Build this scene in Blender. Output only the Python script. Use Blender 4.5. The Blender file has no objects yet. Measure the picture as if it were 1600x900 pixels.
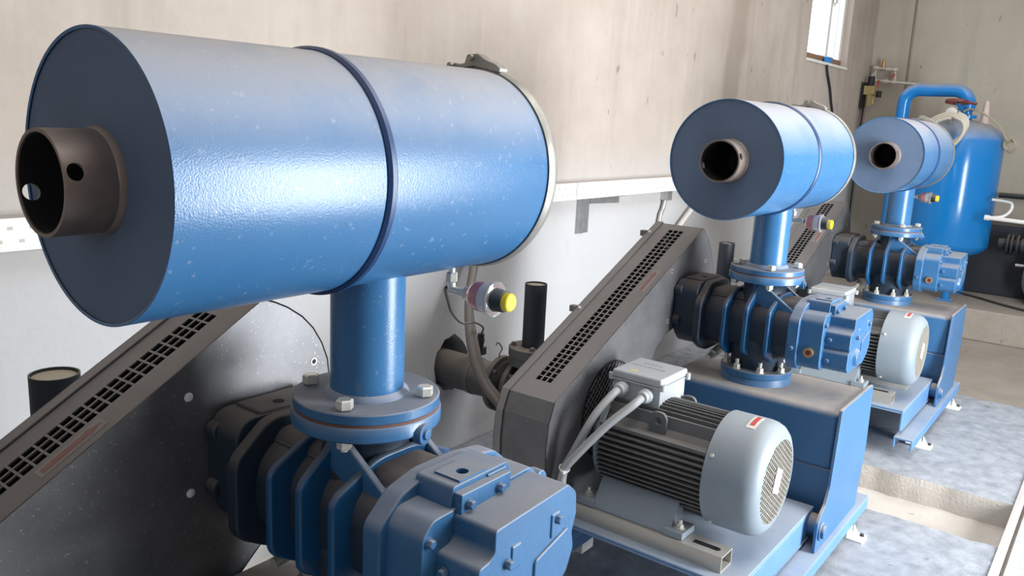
import bpy, bmesh, math, random
from mathutils import Vector, Matrix, noise
PI = math.pi
SC = bpy.context.scene
COL = SC.collection
ZO = 1.07            # height of the flange datum above the room floor
S = 1.897            # spacing of the blower sets along the wall

# ------------------------------------------------------------------ camera
cam_d = bpy.data.cameras.new('camera')
cam = bpy.data.objects.new('camera', cam_d)
COL.objects.link(cam)
F_PX, YAW, PITCH, ROLL = 1287.62, 0.6430, 0.2059, 0.0490
cy, sy, cp, sp = math.cos(YAW), math.sin(YAW), math.cos(PITCH), math.sin(PITCH)
fw = Vector((cy*cp, sy*cp, -sp)); rt = Vector((sy, -cy, 0)); up = rt.cross(fw)
cr, sr = math.cos(ROLL), math.sin(ROLL)
R_, U_ = rt*cr + up*sr, up*cr - rt*sr
cam.matrix_world = Matrix(((R_.x, U_.x, -fw.x, -0.9384), (R_.y, U_.y, -fw.y, -1.0044),
                           (R_.z, U_.z, -fw.z, 0.4748+ZO), (0, 0, 0, 1)))
cam_d.sensor_width = 36; cam_d.lens = F_PX/1600*36
cam_d.clip_start = 0.02
SC.camera = cam

# ------------------------------------------------------------------ light
SC.view_settings.view_transform = 'Standard'
SC.view_settings.look = 'None'
SC.view_settings.gamma = 1
SC.view_settings.use_curve_mapping = False
SC.view_settings.exposure = 0.0
w = bpy.data.worlds.new('sky'); SC.world = w; w.use_nodes = True
bg = w.node_tree.nodes['Background']
bg.inputs['Color'].default_value = (0.80, 0.90, 1.0, 1)
bg.inputs['Strength'].default_value = 3.0

def area(name, loc, rot, sx, sy_, power, color):
    l = bpy.data.lights.new(name, 'AREA'); l.shape = 'RECTANGLE'
    l.size, l.size_y, l.energy, l.color = sx, sy_, power, color
    o = bpy.data.objects.new(name, l); COL.objects.link(o)
    o.location = loc; o.rotation_euler = rot
    return o
# daylight through the open doorway of the right wall and the roof light
area('doorway_daylight', (2.05, -2.95, 1.25), (PI/2, 0, 0), 1.1, 2.3, 255, (0.93, 0.965, 1.0))
area('rear_fill_light', (-3.97, -1.4, 2.45), (0, -PI/2, 0), 1.0, 1.3, 8, (0.96, 0.97, 1.0))  # added fill behind the camera, no window known there
area('skylight_daylight', (2.9, -0.9, 3.60), (0, 0, 0), 6.0, 1.4, 84, (1.0, 0.97, 0.94))

# ------------------------------------------------------------------ materials
def mat(name, base, rough=0.5, metal=0.0, dust=0.0, dustcol=(0.42, 0.40, 0.38), bump=0.0, bscale=200,
        mottle=0.0, mscale=6.0, speck=0.0, speckcol=(0.6, 0.58, 0.55), spscale=120, coat=0.0, rough_var=0.0,
        rust=None, sidedust=0.0, trans=0.0):
    m = bpy.data.materials.new(name); m.use_nodes = True
    nt = m.node_tree; N = nt.nodes; L = nt.links
    b = N['Principled BSDF']
    b.inputs['Roughness'].default_value = rough
    b.inputs['Metallic'].default_value = metal
    b.inputs['Coat Weight'].default_value = coat
    b.inputs['Coat Roughness'].default_value = 0.12
    if trans: b.inputs['Transmission Weight'].default_value = trans
    tc = N.new('ShaderNodeTexCoord')
    def nz(scale, detail=4, r=0.6):
        n = N.new('ShaderNodeTexNoise'); n.inputs['Scale'].default_value = scale
        n.inputs['Detail'].default_value = detail; n.inputs['Roughness'].default_value = r
        L.new(tc.outputs['Object'], n.inputs['Vector']); return n
    def ramp(src, a, c, v0=0.0, v1=1.0):
        r = N.new('ShaderNodeMapRange'); r.inputs[1].default_value = a; r.inputs[2].default_value = c
        r.inputs[3].default_value = v0; r.inputs[4].default_value = v1
        L.new(src, r.inputs[0]); return r.outputs[0]
    def mul(a, c):
        n = N.new('ShaderNodeMath'); n.operation = 'MULTIPLY'
        for i, x in enumerate((a, c)):
            if isinstance(x, (int, float)): n.inputs[i].default_value = x
            else: L.new(x, n.inputs[i])
        return n.outputs[0]
    def mix(fac, a, c):
        n = N.new('ShaderNodeMix'); n.data_type = 'RGBA'
        if isinstance(fac, (int, float)): n.inputs[0].default_value = fac
        else: L.new(fac, n.inputs[0])
        for i, x in ((6, a), (7, c)):
            if isinstance(x, tuple): n.inputs[i].default_value = (*x[:3], 1)
            else: L.new(x, n.inputs[i])
        return n.outputs[2]
    col = tuple(base)
    if mottle:
        n = nz(mscale, 6, 0.65)
        f = ramp(n.outputs['Fac'], 0.3, 0.7)
        col = mix(f, tuple(c*(1-mottle) for c in base), tuple(min(1, c*(1+mottle)) for c in base))
    if rust:
        n = nz(rust[1], 5, 0.7)
        f = ramp(n.outputs['Fac'], rust[2], rust[2]+0.12, 0, 0.8)
        col = mix(f, col, rust[0])
    dfac = None
    if dust or sidedust:
        g = N.new('ShaderNodeNewGeometry'); s = N.new('ShaderNodeSeparateXYZ')
        L.new(g.outputs['Normal'], s.inputs[0])
        f = ramp(s.outputs['Z'], 0.12, 0.97, sidedust, max(dust, sidedust))
        n = nz(5, 6, 0.7)
        f = mul(f, ramp(n.outputs['Fac'], 0.3, 0.55, 0.65, 1.0))
        col = mix(f, col, dustcol); dfac = f
    if speck:
        n = nz(spscale, 2, 0.5)
        f = ramp(n.outputs['Fac'], 0.66, 0.74, 0, speck)
        col = mix(f, col, speckcol)
    if isinstance(col, tuple): b.inputs['Base Color'].default_value = (*col, 1)
    else: L.new(col, b.inputs['Base Color'])
    if dfac is not None:
        n = N.new('ShaderNodeMath'); n.operation = 'MULTIPLY_ADD'
        L.new(dfac, n.inputs[0]); n.inputs[1].default_value = 0.55*(0.85-rough)/0.6; n.inputs[2].default_value = rough
        L.new(n.outputs[0], b.inputs['Roughness'])
    if bump:
        n = nz(bscale, 3, 0.5)
        bp = N.new('ShaderNodeBump'); bp.inputs['Strength'].default_value = bump; bp.inputs['Distance'].default_value = 0.004
        L.new(n.outputs['Fac'], bp.inputs['Height']); L.new(bp.outputs[0], b.inputs['Normal'])
    return m

M = {}
M['blue'] = mat('blue_paint', (0.026, 0.150, 0.340), 0.22, dust=0.95, sidedust=0.05, dustcol=(0.42, 0.405, 0.405), bump=0.11, bscale=420, mottle=0.06, mscale=3, speck=0.18, spscale=80)
M['bluering'] = mat('dark_blue_rim', (0.012, 0.045, 0.14), 0.35, dust=0.2)
M['blueface'] = mat('dusty_blue_end_plate', (0.030, 0.115, 0.26), 0.45, dust=0.5, sidedust=0.42, dustcol=(0.20, 0.19, 0.18), mottle=0.25, mscale=5)
M['cast'] = mat('blue_cast_iron', (0.022, 0.125, 0.285), 0.24, dust=0.92, sidedust=0.07, dustcol=(0.30, 0.30, 0.31), bump=0.1, bscale=90, mottle=0.1, mscale=8)
M['castshade'] = mat('shade_darkened_cast_rib', (0.012, 0.085, 0.21), 0.22, dust=0.75, dustcol=(0.17, 0.165, 0.165), bump=0.08, bscale=90)  # blue cast paint darkened to stand for shade on the ribs
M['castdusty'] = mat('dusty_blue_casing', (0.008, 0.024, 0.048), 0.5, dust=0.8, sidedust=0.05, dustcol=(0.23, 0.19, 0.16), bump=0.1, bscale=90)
M['frame'] = mat('blue_frame_paint', (0.020, 0.125, 0.29), 0.34, dust=0.96, sidedust=0.06, dustcol=(0.46, 0.40, 0.34), mottle=0.08, bump=0.06)
M['lightblue'] = mat('dusty_light_blue_steel', (0.10, 0.22, 0.42), 0.5, dust=0.8, dustcol=(0.40, 0.43, 0.47), mottle=0.1)
M['tank'] = mat('bright_blue_tank_paint', (0.010, 0.20, 0.56), 0.16, dust=1.0, dustcol=(0.36, 0.35, 0.33), bump=0.03)
M['steel'] = mat('galvanised_steel', (0.55, 0.55, 0.54), 0.38, 0.85, mottle=0.15, mscale=30)
M['zinc'] = mat('zinc_bolt', (0.76, 0.74, 0.68), 0.35, 0.55, mottle=0.1, mscale=40)
M['inlet'] = mat('bare_inlet_steel', (0.24, 0.19, 0.165), 0.42, 0.5, mottle=0.3, mscale=9, dust=0.3)
M['gasket'] = mat('rust_brown_gasket', (0.17, 0.075, 0.05), 0.8)
M['band'] = mat('weathered_band', (0.34, 0.33, 0.30), 0.45, 0.6, mottle=0.2, mscale=25)
M['guard'] = mat('dark_guard_steel', (0.15, 0.15, 0.155), 0.42, 0.55, dust=0.4, sidedust=0.05, dustcol=(0.25, 0.235, 0.23), mottle=0.25, mscale=5, speck=0.3, spscale=170)
M['guardlip'] = mat('dark_blue_grey_lip', (0.06, 0.07, 0.085), 0.35, 0.5, dust=0.3, dustcol=(0.2, 0.2, 0.2))
M['guardtop'] = mat('grey_guard_top', (0.25, 0.24, 0.24), 0.40, 0.55, dust=0.5, dustcol=(0.27, 0.255, 0.25), mottle=0.12, mscale=6)
M['dark'] = mat('black_interior', (0.008, 0.008, 0.009), 0.8)
M['rubber'] = mat('black_rubber', (0.018, 0.018, 0.018), 0.6, dust=0.35)
M['darkpipe'] = mat('dark_blue_grey_pipe', (0.018, 0.024, 0.034), 0.5, dust=0.7, dustcol=(0.16, 0.14, 0.10), mottle=0.2)
M['dustypipe'] = mat('dusty_dark_pipe', (0.06, 0.07, 0.085), 0.55, dust=0.9, dustcol=(0.27, 0.23, 0.19), sidedust=0.2, mottle=0.2)
M['motor'] = mat('grey_motor_paint', (0.24, 0.29, 0.33), 0.42, dust=0.35, dustcol=(0.42, 0.42, 0.42), mottle=0.06, rust=((0.30, 0.20, 0.12), 9, 0.68))
M['fins'] = mat('dusty_motor_fins', (0.11, 0.115, 0.115), 0.5, dust=0.55, dustcol=(0.24, 0.225, 0.21), mottle=0.15)
M['jbox'] = mat('light_grey_terminal_box', (0.40, 0.42, 0.44), 0.5, dust=0.4, dustcol=(0.46, 0.47, 0.49), mottle=0.06)
M['cable'] = mat('grey_cable', (0.34, 0.35, 0.36), 0.5, dust=0.3, mottle=0.1)
M['rail'] = mat('zinc_rail', (0.50, 0.48, 0.43), 0.4, 0.45, dust=0.5, dustcol=(0.50, 0.48, 0.45))
M['grille'] = mat('grille_wire', (0.42, 0.39, 0.33), 0.5)
M['white'] = mat('white_plastic', (0.78, 0.78, 0.76), 0.45)
M['cream'] = mat('cream_hose', (0.62, 0.58, 0.48), 0.5)
M['beige'] = mat('beige_hose', (0.36, 0.32, 0.24), 0.6)
M['trunk'] = mat('white_trunking', (0.72, 0.68, 0.64), 0.5, dust=0.8, dustcol=(0.42, 0.38, 0.36))
M['dot'] = mat('trunking_slot_recess', (0.48, 0.44, 0.41), 0.7)
M['red'] = mat('red_print', (0.55, 0.08, 0.07), 0.5)
M['fadedred'] = mat('faded_red_print', (0.27, 0.135, 0.125), 0.6)
M['label'] = mat('white_sticker', (0.70, 0.66, 0.62), 0.5)
M['dullabel'] = mat('dusty_sticker', (0.29, 0.27, 0.255), 0.6)
M['yellow'] = mat('yellow_cap', (0.85, 0.62, 0.02), 0.4)
M['paleyellow'] = mat('pale_yellow_sticker', (0.70, 0.55, 0.25), 0.5)
M['emboss'] = mat('faint_grey_lettering', (0.27, 0.32, 0.36), 0.5)
M['clear'] = mat('clear_plastic_cup', (0.92, 0.92, 0.93), 0.08, trans=0.85)
M['brass'] = mat('brass', (0.50, 0.30, 0.14), 0.4, 0.6)
M['handwheel'] = mat('red_brown_handwheel', (0.17, 0.04, 0.035), 0.5, dust=0.3)
M['conduit'] = mat('brown_grey_conduit', (0.15, 0.13, 0.115), 0.55, dust=0.3)
M['sage'] = mat('sage_green_vessel', (0.22, 0.30, 0.25), 0.5)
M['gold'] = mat('yellow_brass_regulator', (0.50, 0.42, 0.20), 0.4, 0.3)
M['pinkwhite'] = mat('pinkish_white_valve', (0.60, 0.48, 0.44), 0.5)
M['pvc'] = mat('white_window_frame', (0.75, 0.74, 0.70), 0.45)
M['joint'] = mat('brown_grey_joint', (0.27, 0.225, 0.165), 0.85)
M['sillbrown'] = mat('brown_sill', (0.25, 0.13, 0.08), 0.7)

def concrete(name, c1, c2, scale, bump, streak=0.0, band=None, dark_strip=None):
    m = bpy.data.materials.new(name); m.use_nodes = True
    nt = m.node_tree; N = nt.nodes; L = nt.links; b = N['Principled BSDF']
    b.inputs['Roughness'].default_value = 0.85
    tc = N.new('ShaderNodeTexCoord')
    n1 = N.new('ShaderNodeTexNoise'); n1.inputs['Scale'].default_value = scale; n1.inputs['Detail'].default_value = 8; n1.inputs['Roughness'].default_value = 0.65
    L.new(tc.outputs['Object'], n1.inputs['Vector'])
    mr = N.new('ShaderNodeMapRange'); mr.inputs[1].default_value = 0.32; mr.inputs[2].default_value = 0.68
    L.new(n1.outputs['Fac'], mr.inputs[0])
    mx = N.new('ShaderNodeMix'); mx.data_type = 'RGBA'; L.new(mr.outputs[0], mx.inputs[0])
    mx.inputs[6].default_value = (*c1, 1); mx.inputs[7].default_value = (*c2, 1)
    col = mx.outputs[2]
    def layer(src_scale, vec_scale, lo, hi, amt, c, detail=5):
        nonlocal col
        mp = N.new('ShaderNodeMapping'); mp.inputs['Scale'].default_value = vec_scale
        L.new(tc.outputs['Object'], mp.inputs['Vector'])
        n = N.new('ShaderNodeTexNoise'); n.inputs['Scale'].default_value = src_scale; n.inputs['Detail'].default_value = detail
        L.new(mp.outputs[0], n.inputs['Vector'])
        r = N.new('ShaderNodeMapRange'); r.inputs[1].default_value = lo; r.inputs[2].default_value = hi; r.inputs[4].default_value = amt
        L.new(n.outputs['Fac'], r.inputs[0])
        q = N.new('ShaderNodeMix'); q.data_type = 'RGBA'; L.new(r.outputs[0], q.inputs[0])
        L.new(col, q.inputs[6]); q.inputs[7].default_value = (*c, 1); col = q.outputs[2]
    if streak:
        layer(3.0, (2.2, 2.2, 0.25), 0.52, 0.72, streak, tuple(x*0.62 for x in c1))
        layer(5.0, (3.0, 3.0, 0.4), 0.56, 0.74, streak*0.8, tuple(min(1, x*1.12) for x in c2))
    layer(14, (1, 1, 0.5), 0.70, 0.74, 0.55, tuple(x*0.4 for x in c1), 2)
    if dark_strip:
        xa, xb, soft, c_s, amt = dark_strip      # darker vertical strip between two X positions, soft wavering edges
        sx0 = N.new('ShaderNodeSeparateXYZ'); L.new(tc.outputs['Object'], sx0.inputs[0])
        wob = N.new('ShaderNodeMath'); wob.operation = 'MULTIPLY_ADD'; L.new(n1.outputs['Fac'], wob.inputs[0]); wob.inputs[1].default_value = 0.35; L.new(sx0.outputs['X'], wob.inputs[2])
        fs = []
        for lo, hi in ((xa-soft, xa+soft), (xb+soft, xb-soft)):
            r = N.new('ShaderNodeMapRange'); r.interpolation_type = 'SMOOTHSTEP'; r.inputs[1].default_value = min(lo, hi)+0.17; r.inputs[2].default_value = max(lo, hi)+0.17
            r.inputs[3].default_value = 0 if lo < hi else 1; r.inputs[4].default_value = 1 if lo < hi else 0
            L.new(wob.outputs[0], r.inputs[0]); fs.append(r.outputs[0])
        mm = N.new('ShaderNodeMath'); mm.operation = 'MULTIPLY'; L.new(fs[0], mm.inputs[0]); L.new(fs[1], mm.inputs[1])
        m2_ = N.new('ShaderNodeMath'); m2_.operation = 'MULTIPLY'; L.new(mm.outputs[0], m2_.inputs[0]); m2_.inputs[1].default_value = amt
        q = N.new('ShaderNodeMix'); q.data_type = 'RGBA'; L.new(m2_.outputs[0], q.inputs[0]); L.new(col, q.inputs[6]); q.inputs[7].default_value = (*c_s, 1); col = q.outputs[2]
    if band:
        z0, z1, c, amt = band       # door daylight on the lower wall, put into its colour
        sx = N.new('ShaderNodeSeparateXYZ'); L.new(tc.outputs['Object'], sx.inputs[0])
        r = N.new('ShaderNodeMapRange'); r.inputs[1].default_value = z0; r.inputs[2].default_value = z1; r.inputs[3].default_value = amt; r.inputs[4].default_value = 0
        L.new(sx.outputs['Z'], r.inputs[0])
        q = N.new('ShaderNodeMix'); q.data_type = 'RGBA'; L.new(r.outputs[0], q.inputs[0])
        L.new(col, q.inputs[6]); q.inputs[7].default_value = (*c, 1); col = q.outputs[2]
    L.new(col, b.inputs['Base Color'])
    n2 = N.new('ShaderNodeTexNoise'); n2.inputs['Scale'].default_value = scale*22; n2.inputs['Detail'].default_value = 5
    L.new(tc.outputs['Object'], n2.inputs['Vector'])
    bp = N.new('ShaderNodeBump'); bp.inputs['Strength'].default_value = bump; bp.inputs['Distance'].default_value = 0.01
    L.new(n2.outputs['Fac'], bp.inputs['Height']); L.new(bp.outputs[0], b.inputs['Normal'])
    return m
M['wall'] = concrete('grey_tan_concrete_wall', (0.365, 0.308, 0.260), (0.475, 0.415, 0.362), 1.1, 0.25, 0.30, dark_strip=(4.12, 4.36, 0.05, (0.24, 0.195, 0.155), 0.6), band=(1.00, 1.45, (0.46, 0.468, 0.48), 0.85))
M['backwall'] = concrete('grey_concrete_back_wall', (0.41, 0.37, 0.305), (0.485, 0.445, 0.375), 1.6, 0.25, 0.3)
M['plinth'] = concrete('blue_grey_plinth_concrete', (0.35, 0.385, 0.435), (0.62, 0.65, 0.70), 16, 1.0)
M['screed'] = concrete('beige_screed', (0.33, 0.29, 0.245), (0.43, 0.385, 0.335), 3, 0.5)
M['bouncecut'] = concrete('dark_low_bounce_concrete', (0.08, 0.08, 0.08), (0.14, 0.14, 0.14), 4, 0.4)  # unseen near floor made dark to cut bounce light
M['riser'] = concrete('beige_formed_concrete', (0.52, 0.48, 0.43), (0.64, 0.60, 0.55), 4, 0.3)
M['ceiling'] = concrete('pale_ceiling', (0.40, 0.37, 0.34), (0.45, 0.42, 0.40), 1.5, 0.1)

# ------------------------------------------------------------------ geometry helpers
def bmn(): return bmesh.new()
def box(bm, x0, x1, y0, y1, z0, z1, rot=None, piv=None):
    r = bmesh.ops.create_cube(bm, size=1)
    for v in r['verts']:
        v.co = Vector(((x0+x1)/2 + v.co.x*(x1-x0), (y0+y1)/2 + v.co.y*(y1-y0), (z0+z1)/2 + v.co.z*(z1-z0)))
        if rot is not None:
            p = Vector(piv); v.co = p + rot @ (v.co-p)
    return bm
def frame_of(d):
    d = Vector(d).normalized()
    a = Vector((0, 0, 1)) if abs(d.z) < 0.9 else Vector((1, 0, 0))
    u = d.cross(a).normalized(); return d, u, d.cross(u).normalized()
def lathe(bm, o, axis, prof, n=48, closed=False):
    """prof: list of (t along axis, radius); radius 0 makes a pole"""
    d, u, v = frame_of(axis); o = Vector(o); rings = []
    for t, r in prof:
        if r < 1e-6: rings.append([bm.verts.new(o+d*t)])
        else: rings.append([bm.verts.new(o+d*t+u*(r*math.cos(2*PI*i/n))+v*(r*math.sin(2*PI*i/n))) for i in range(n)])
    pairs = list(zip(rings, rings[1:])) + ([(rings[-1], rings[0])] if closed else [])
    for a, b in pairs:
        for i in range(n):
            j = (i+1) % n
            if len(a) == 1 and len(b) == 1: continue
            if len(a) == 1: bm.faces.new((a[0], b[j], b[i]))
            elif len(b) == 1: bm.faces.new((a[i], a[j], b[0]))
            else: bm.faces.new((a[i], a[j], b[j], b[i]))
    return bm
def cyl(bm, a, b, r, n=32, r2=None):
    a = Vector(a); b = Vector(b); L = (b-a).length
    return lathe(bm, a, b-a, [(0, 0), (0, r), (L, r if r2 is None else r2), (L, 0)], n)
def ring(bm, a, b, ro, ri, n=48):
    a = Vector(a); b = Vector(b); L = (b-a).length
    return lathe(bm, a, b-a, [(0, ri), (0, ro), (L, ro), (L, ri)], n, closed=True)
def smooth_path(pts, per=8):
    P = [Vector(p) for p in pts]
    if len(P) < 3: return P
    Q = [P[0]*2-P[1]] + P + [P[-1]*2-P[-2]]
    out = []
    for i in range(1, len(Q)-2):
        p0, p1, p2, p3 = Q[i-1:i+3]
        for k in range(per):
            t = k/per
            out.append(0.5*((2*p1)+(p2-p0)*t+(2*p0-5*p1+4*p2-p3)*t*t+(3*p1-p0-3*p2+p3)*t**3))
    out.append(P[-1]); return out
def tube(bm, pts, r, n=12, per=8, rib=0.0, flat=False):
    P = smooth_path(pts, per) if not flat else [Vector(p) for p in pts]
    rings = []; d0, u, v = frame_of(P[1]-P[0])
    for i, p in enumerate(P):
        d = (P[min(i+1, len(P)-1)]-P[max(i-1, 0)]).normalized()
        u = (u - d*u.dot(d)).normalized(); v = d.cross(u)
        rr = r*(1+rib*(i % 2))
        rings.append([bm.verts.new(p+u*(rr*math.cos(2*PI*k/n))+v*(rr*math.sin(2*PI*k/n))) for k in range(n)])
    for a, b in zip(rings, rings[1:]):
        for i in range(n):
            j = (i+1) % n; bm.faces.new((a[i], a[j], b[j], b[i]))
    bm.faces.new(rings[0][::-1]); bm.faces.new(rings[-1]); return bm
def prism(bm, poly, axis, a, b):
    """poly of 2D points extruded along axis: 'y' -> (x,z), 'x' -> (y,z), 'z' -> (x,y)"""
    def P(p, t):
        return {'y': (p[0], t, p[1]), 'x': (t, p[0], p[1]), 'z': (p[0], p[1], t)}[axis]
    A = [bm.verts.new(P(p, a)) for p in poly]; B = [bm.verts.new(P(p, b)) for p in poly]
    n = len(poly)
    bm.faces.new(A); bm.faces.new(B[::-1])
    for i in range(n): bm.faces.new((A[i], B[i], B[(i+1) % n], A[(i+1) % n]))
    return bm
def hexbolt(bm, c, axis, r, h, shank=0.0, washer=True):
    c = Vector(c); d, u, v = frame_of(axis)
    if washer: cyl(bm, c, c+d*h*0.18, r*1.25, 20)
    lathe(bm, c+d*h*0.18, d, [(0, 0), (0, r), (h*0.7, r), (h*0.82, r*0.82), (h*0.82, 0)], 6)
    if shank: cyl(bm, c+d*h*0.8, c+d*(h+shank), r*0.5, 12)
    return bm
def offset_poly(poly, d):
    n = len(poly); out = []
    area2 = sum(poly[i][0]*poly[(i+1) % n][1]-poly[(i+1) % n][0]*poly[i][1] for i in range(n))
    s = 1 if area2 > 0 else -1
    for i in range(n):
        p0, p1, p2 = Vector(poly[i-1]), Vector(poly[i]), Vector(poly[(i+1) % n])
        e1 = (p1-p0).normalized(); e2 = (p2-p1).normalized()
        n1 = Vector((e1.y, -e1.x))*s; n2 = Vector((e2.y, -e2.x))*s
        m = (n1+n2); m = m/max(0.3, m.length_squared)*2
        q = p1+m*d*1.0; out.append((q.x, q.y))
    return out
def carve(bm, cutter):
    def mk(b):
        bmesh.ops.recalc_face_normals(b, faces=b.faces[:])
        me = bpy.data.meshes.new('tmp'); b.to_mesh(me); b.free()
        o = bpy.data.objects.new('tmp', me); COL.objects.link(o); return o
    a, c = mk(bm), mk(cutter)
    md = a.modifiers.new('b', 'BOOLEAN'); md.operation = 'DIFFERENCE'; md.object = c; md.solver = 'EXACT'
    dg = bpy.context.evaluated_depsgraph_get(); dg.update()
    me = bpy.data.meshes.new_from_object(a.evaluated_get(dg))
    out = bmesh.new(); out.from_mesh(me)
    for o in (a, c):
        m_ = o.data; bpy.data.objects.remove(o); bpy.data.meshes.remove(m_)
    bpy.data.meshes.remove(me)
    return out
def link_mesh(name, bm, m, parent=None, o=(0, 0, 0), bev=0.0, sharp=38, seg=2, recalc=True):
    bm.verts.ensure_lookup_table()
    if recalc: bmesh.ops.recalc_face_normals(bm, faces=bm.faces[:])
    ov = Vector(o)
    for v in bm.verts: v.co -= ov
    me = bpy.data.meshes.new(name); bm.to_mesh(me); bm.free()
    me.materials.append(M[m] if isinstance(m, str) else m)
    for p in me.polygons: p.use_smooth = True
    me.set_sharp_from_angle(angle=math.radians(sharp))
    ob = bpy.data.objects.new(name, me); COL.objects.link(ob)
    if bev:
        b = ob.modifiers.new('bevel', 'BEVEL'); b.width = bev; b.segments = seg; b.limit_method = 'ANGLE'
        b.angle_limit = math.radians(40); b.harden_normals = True
    if parent is not None: ob.parent = parent
    else: ob.location = ov
    return ob
ORG = {}
def thing(name, label, cat, o, group=None):
    """an Empty at the thing's base (o in flange-datum coordinates); parts are given in the same coordinates"""
    e = bpy.data.objects.new(name, None); COL.objects.link(e); e.empty_display_size = 0.05
    e.location = (o[0], o[1], o[2]+ZO); e['label'] = label; e['category'] = cat
    if group: e['group'] = group
    ORG[e.name] = Vector(o); return e
def part(t, name, bm, m, bev=0.0, under=None, label=None, **kw):
    ob = link_mesh(name, bm, m, under or t, ORG[t.name], bev, **kw)
    if label: ob['label'] = label
    return ob
def single(name, label, cat, bm, m, o, group=None, bev=0.0, **kw):
    ob = link_mesh(name, bm, m, None, o, bev, **kw)
    ob.location = (o[0], o[1], o[2]+ZO); ob['label'] = label; ob['category'] = cat
    if group: ob['group'] = group
    return ob
def dup(root, dx, label):
    r = root.copy(); COL.objects.link(r); r.location.x += dx; r['label'] = label
    for ch in list(root.children):
        c = ch.copy(); COL.objects.link(c); c.parent = r
        for g in list(ch.children):
            d = g.copy(); COL.objects.link(d); d.parent = c
    return r
def struct(name, bm, m, bev=0.0, **kw):
    ob = link_mesh(name, bm, m, None, (0, 0, -ZO), bev, **kw); ob.location = (0, 0, 0); ob['kind'] = 'structure'
    return ob

# ------------------------------------------------------------------ the room (z in flange-datum coordinates)
FL = -1.07; PT = -0.955; YW = 1.20; XB = 7.46; CEIL = 2.55; XN = -4.0; YR = -3.0
bm = bmn(); box(bm, XN-0.2, XB+0.2, YR-0.2, YW+0.25, FL-0.2, FL); struct('floor', bm, 'screed')
bm = bmn(); box(bm, XN-0.2, XB+0.2, YR-0.2, YW+0.25, CEIL, CEIL+0.2); struct('ceiling', bm, 'ceiling')
WX0, WX1, WZ0, WZ1 = 5.62, 6.67, 1.0, 2.15
bm = bmn(); box(bm, XN-0.2, XB+0.2, YW, YW+0.25, FL, CEIL)
cut = bmn(); box(cut, WX0, WX1, YW-0.1, YW+0.4, WZ0, WZ1); bm = carve(bm, cut)
for hx, hz in ((1.60, -0.565), (3.42, -0.60), (-0.18, -0.56)):
    cut = bmn()
    poly = [(hx+0.108*(1+0.13*noise.noise((7*math.cos(a), 7*math.sin(a), hx)))*math.cos(a), hz+0.118*(1+0.18*noise.noise((5*math.cos(a), 5*math.sin(a), hx+3)))*math.sin(a)) for a in [2*PI*i/22 for i in range(22)]]
    prism(cut, poly, 'y', YW-0.1, YW+0.24); bm = carve(bm, cut)
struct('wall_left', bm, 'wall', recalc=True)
bm = bmn(); box(bm, XB, XB+0.2, YR-0.2, YW, FL, CEIL); struct('wall_back', bm, 'backwall')
bm = bmn(); box(bm, XN-0.2, XN, YR-0.2, YW, FL, CEIL)
cut = bmn(); box(cut, XN-0.4, XN+0.2, -2.05, -0.75, 0.88, 1.88); bm = carve(bm, cut); struct('wall_front', bm, 'wall')  # opening cut to go with the added rear fill
bm = bmn(); box(bm, XN, XB, YR-0.2, YR, FL, CEIL)
cut = bmn(); box(cut, 1.3, 2.8, YR-0.4, YR+0.2, FL-0.01, 1.33); bm = carve(bm, cut)
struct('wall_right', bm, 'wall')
# plinths with trenches between them
for k in range(-1, 3):
    x0, x1 = k*S-1.04, k*S+0.41
    if k == -1: x0 = XN
    bm = bmn()
    bmesh.ops.create_grid(bm, x_segments=1, y_segments=1, size=1); bm.clear()
    nx, ny = 40, 44
    X = lambda i: x0+(x1-x0)*i/nx
    Y = lambda j: -0.805+(YW+0.8)*j/ny
    def vt(i, j):
        e = min(i, nx-i, j) == 0
        return ((X(i)+(0.012*noise.noise((X(i)*30, Y(j)*30, 1)) if i in (0, nx) else 0)), Y(j)+(0.006*noise.noise((X(i)*25, 3, 2)) if j == 0 else 0),
                PT-(0.010*abs(noise.noise((X(i)*16, Y(j)*16, 5))) if e else 0.002*noise.noise((X(i)*9, Y(j)*9, 7))))
    g = [[bm.verts.new(vt(i, j)) for j in range(ny+1)] for i in range(nx+1)]
    for i in range(nx):
        for j in range(ny): bm.faces.new((g[i][j], g[i+1][j], g[i+1][j+1], g[i][j+1]))
    ob_ = bm
    for i, a, b_ in ((0, None, None), (nx, None, None)):
        lo = [bm.verts.new((g[i][j].co.x, g[i][j].co.y, FL)) for j in range(ny+1)]
        for j in range(ny): bm.faces.new((g[i][j], g[i][j+1], lo[j+1], lo[j]))
    lo = [bm.verts.new((g[i][0].co.x, g[i][0].co.y, FL)) for i in range(nx+1)]
    for i in range(nx): bm.faces.new((g[i][0], g[i+1][0], lo[i+1], lo[i]))
    pk = struct('floor_plinth', bm, 'plinth' if k > -1 else 'bouncecut', sharp=50); pk.data.materials.append(M['riser'])
    for p_ in pk.data.polygons: p_.material_index = 1 if abs(p_.normal.z) < 0.5 else 0
bm = bmn(); box(bm, XN, 2*S+0.41, -0.822, -0.804, FL, PT+0.004); struct('trim_1', bm, 'trunk')
bm = bmn(); box(bm, XN, 2*S+0.41, YR, -0.836, FL-0.01, FL+0.035); struct('floor_side', bm, 'plinth')
bm = bmn(); box(bm, 6.24, XB, YR, YW, FL, -0.825); struct('floor_platform', bm, 'screed', bev=0.01)
for k in range(-1, 2):
    bm = bmn(); box(bm, k*S+0.40, (k+1)*S-1.03, -0.81, YW, FL-0.02, FL+0.006); struct('floor_trench', bm, 'riser')
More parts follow.
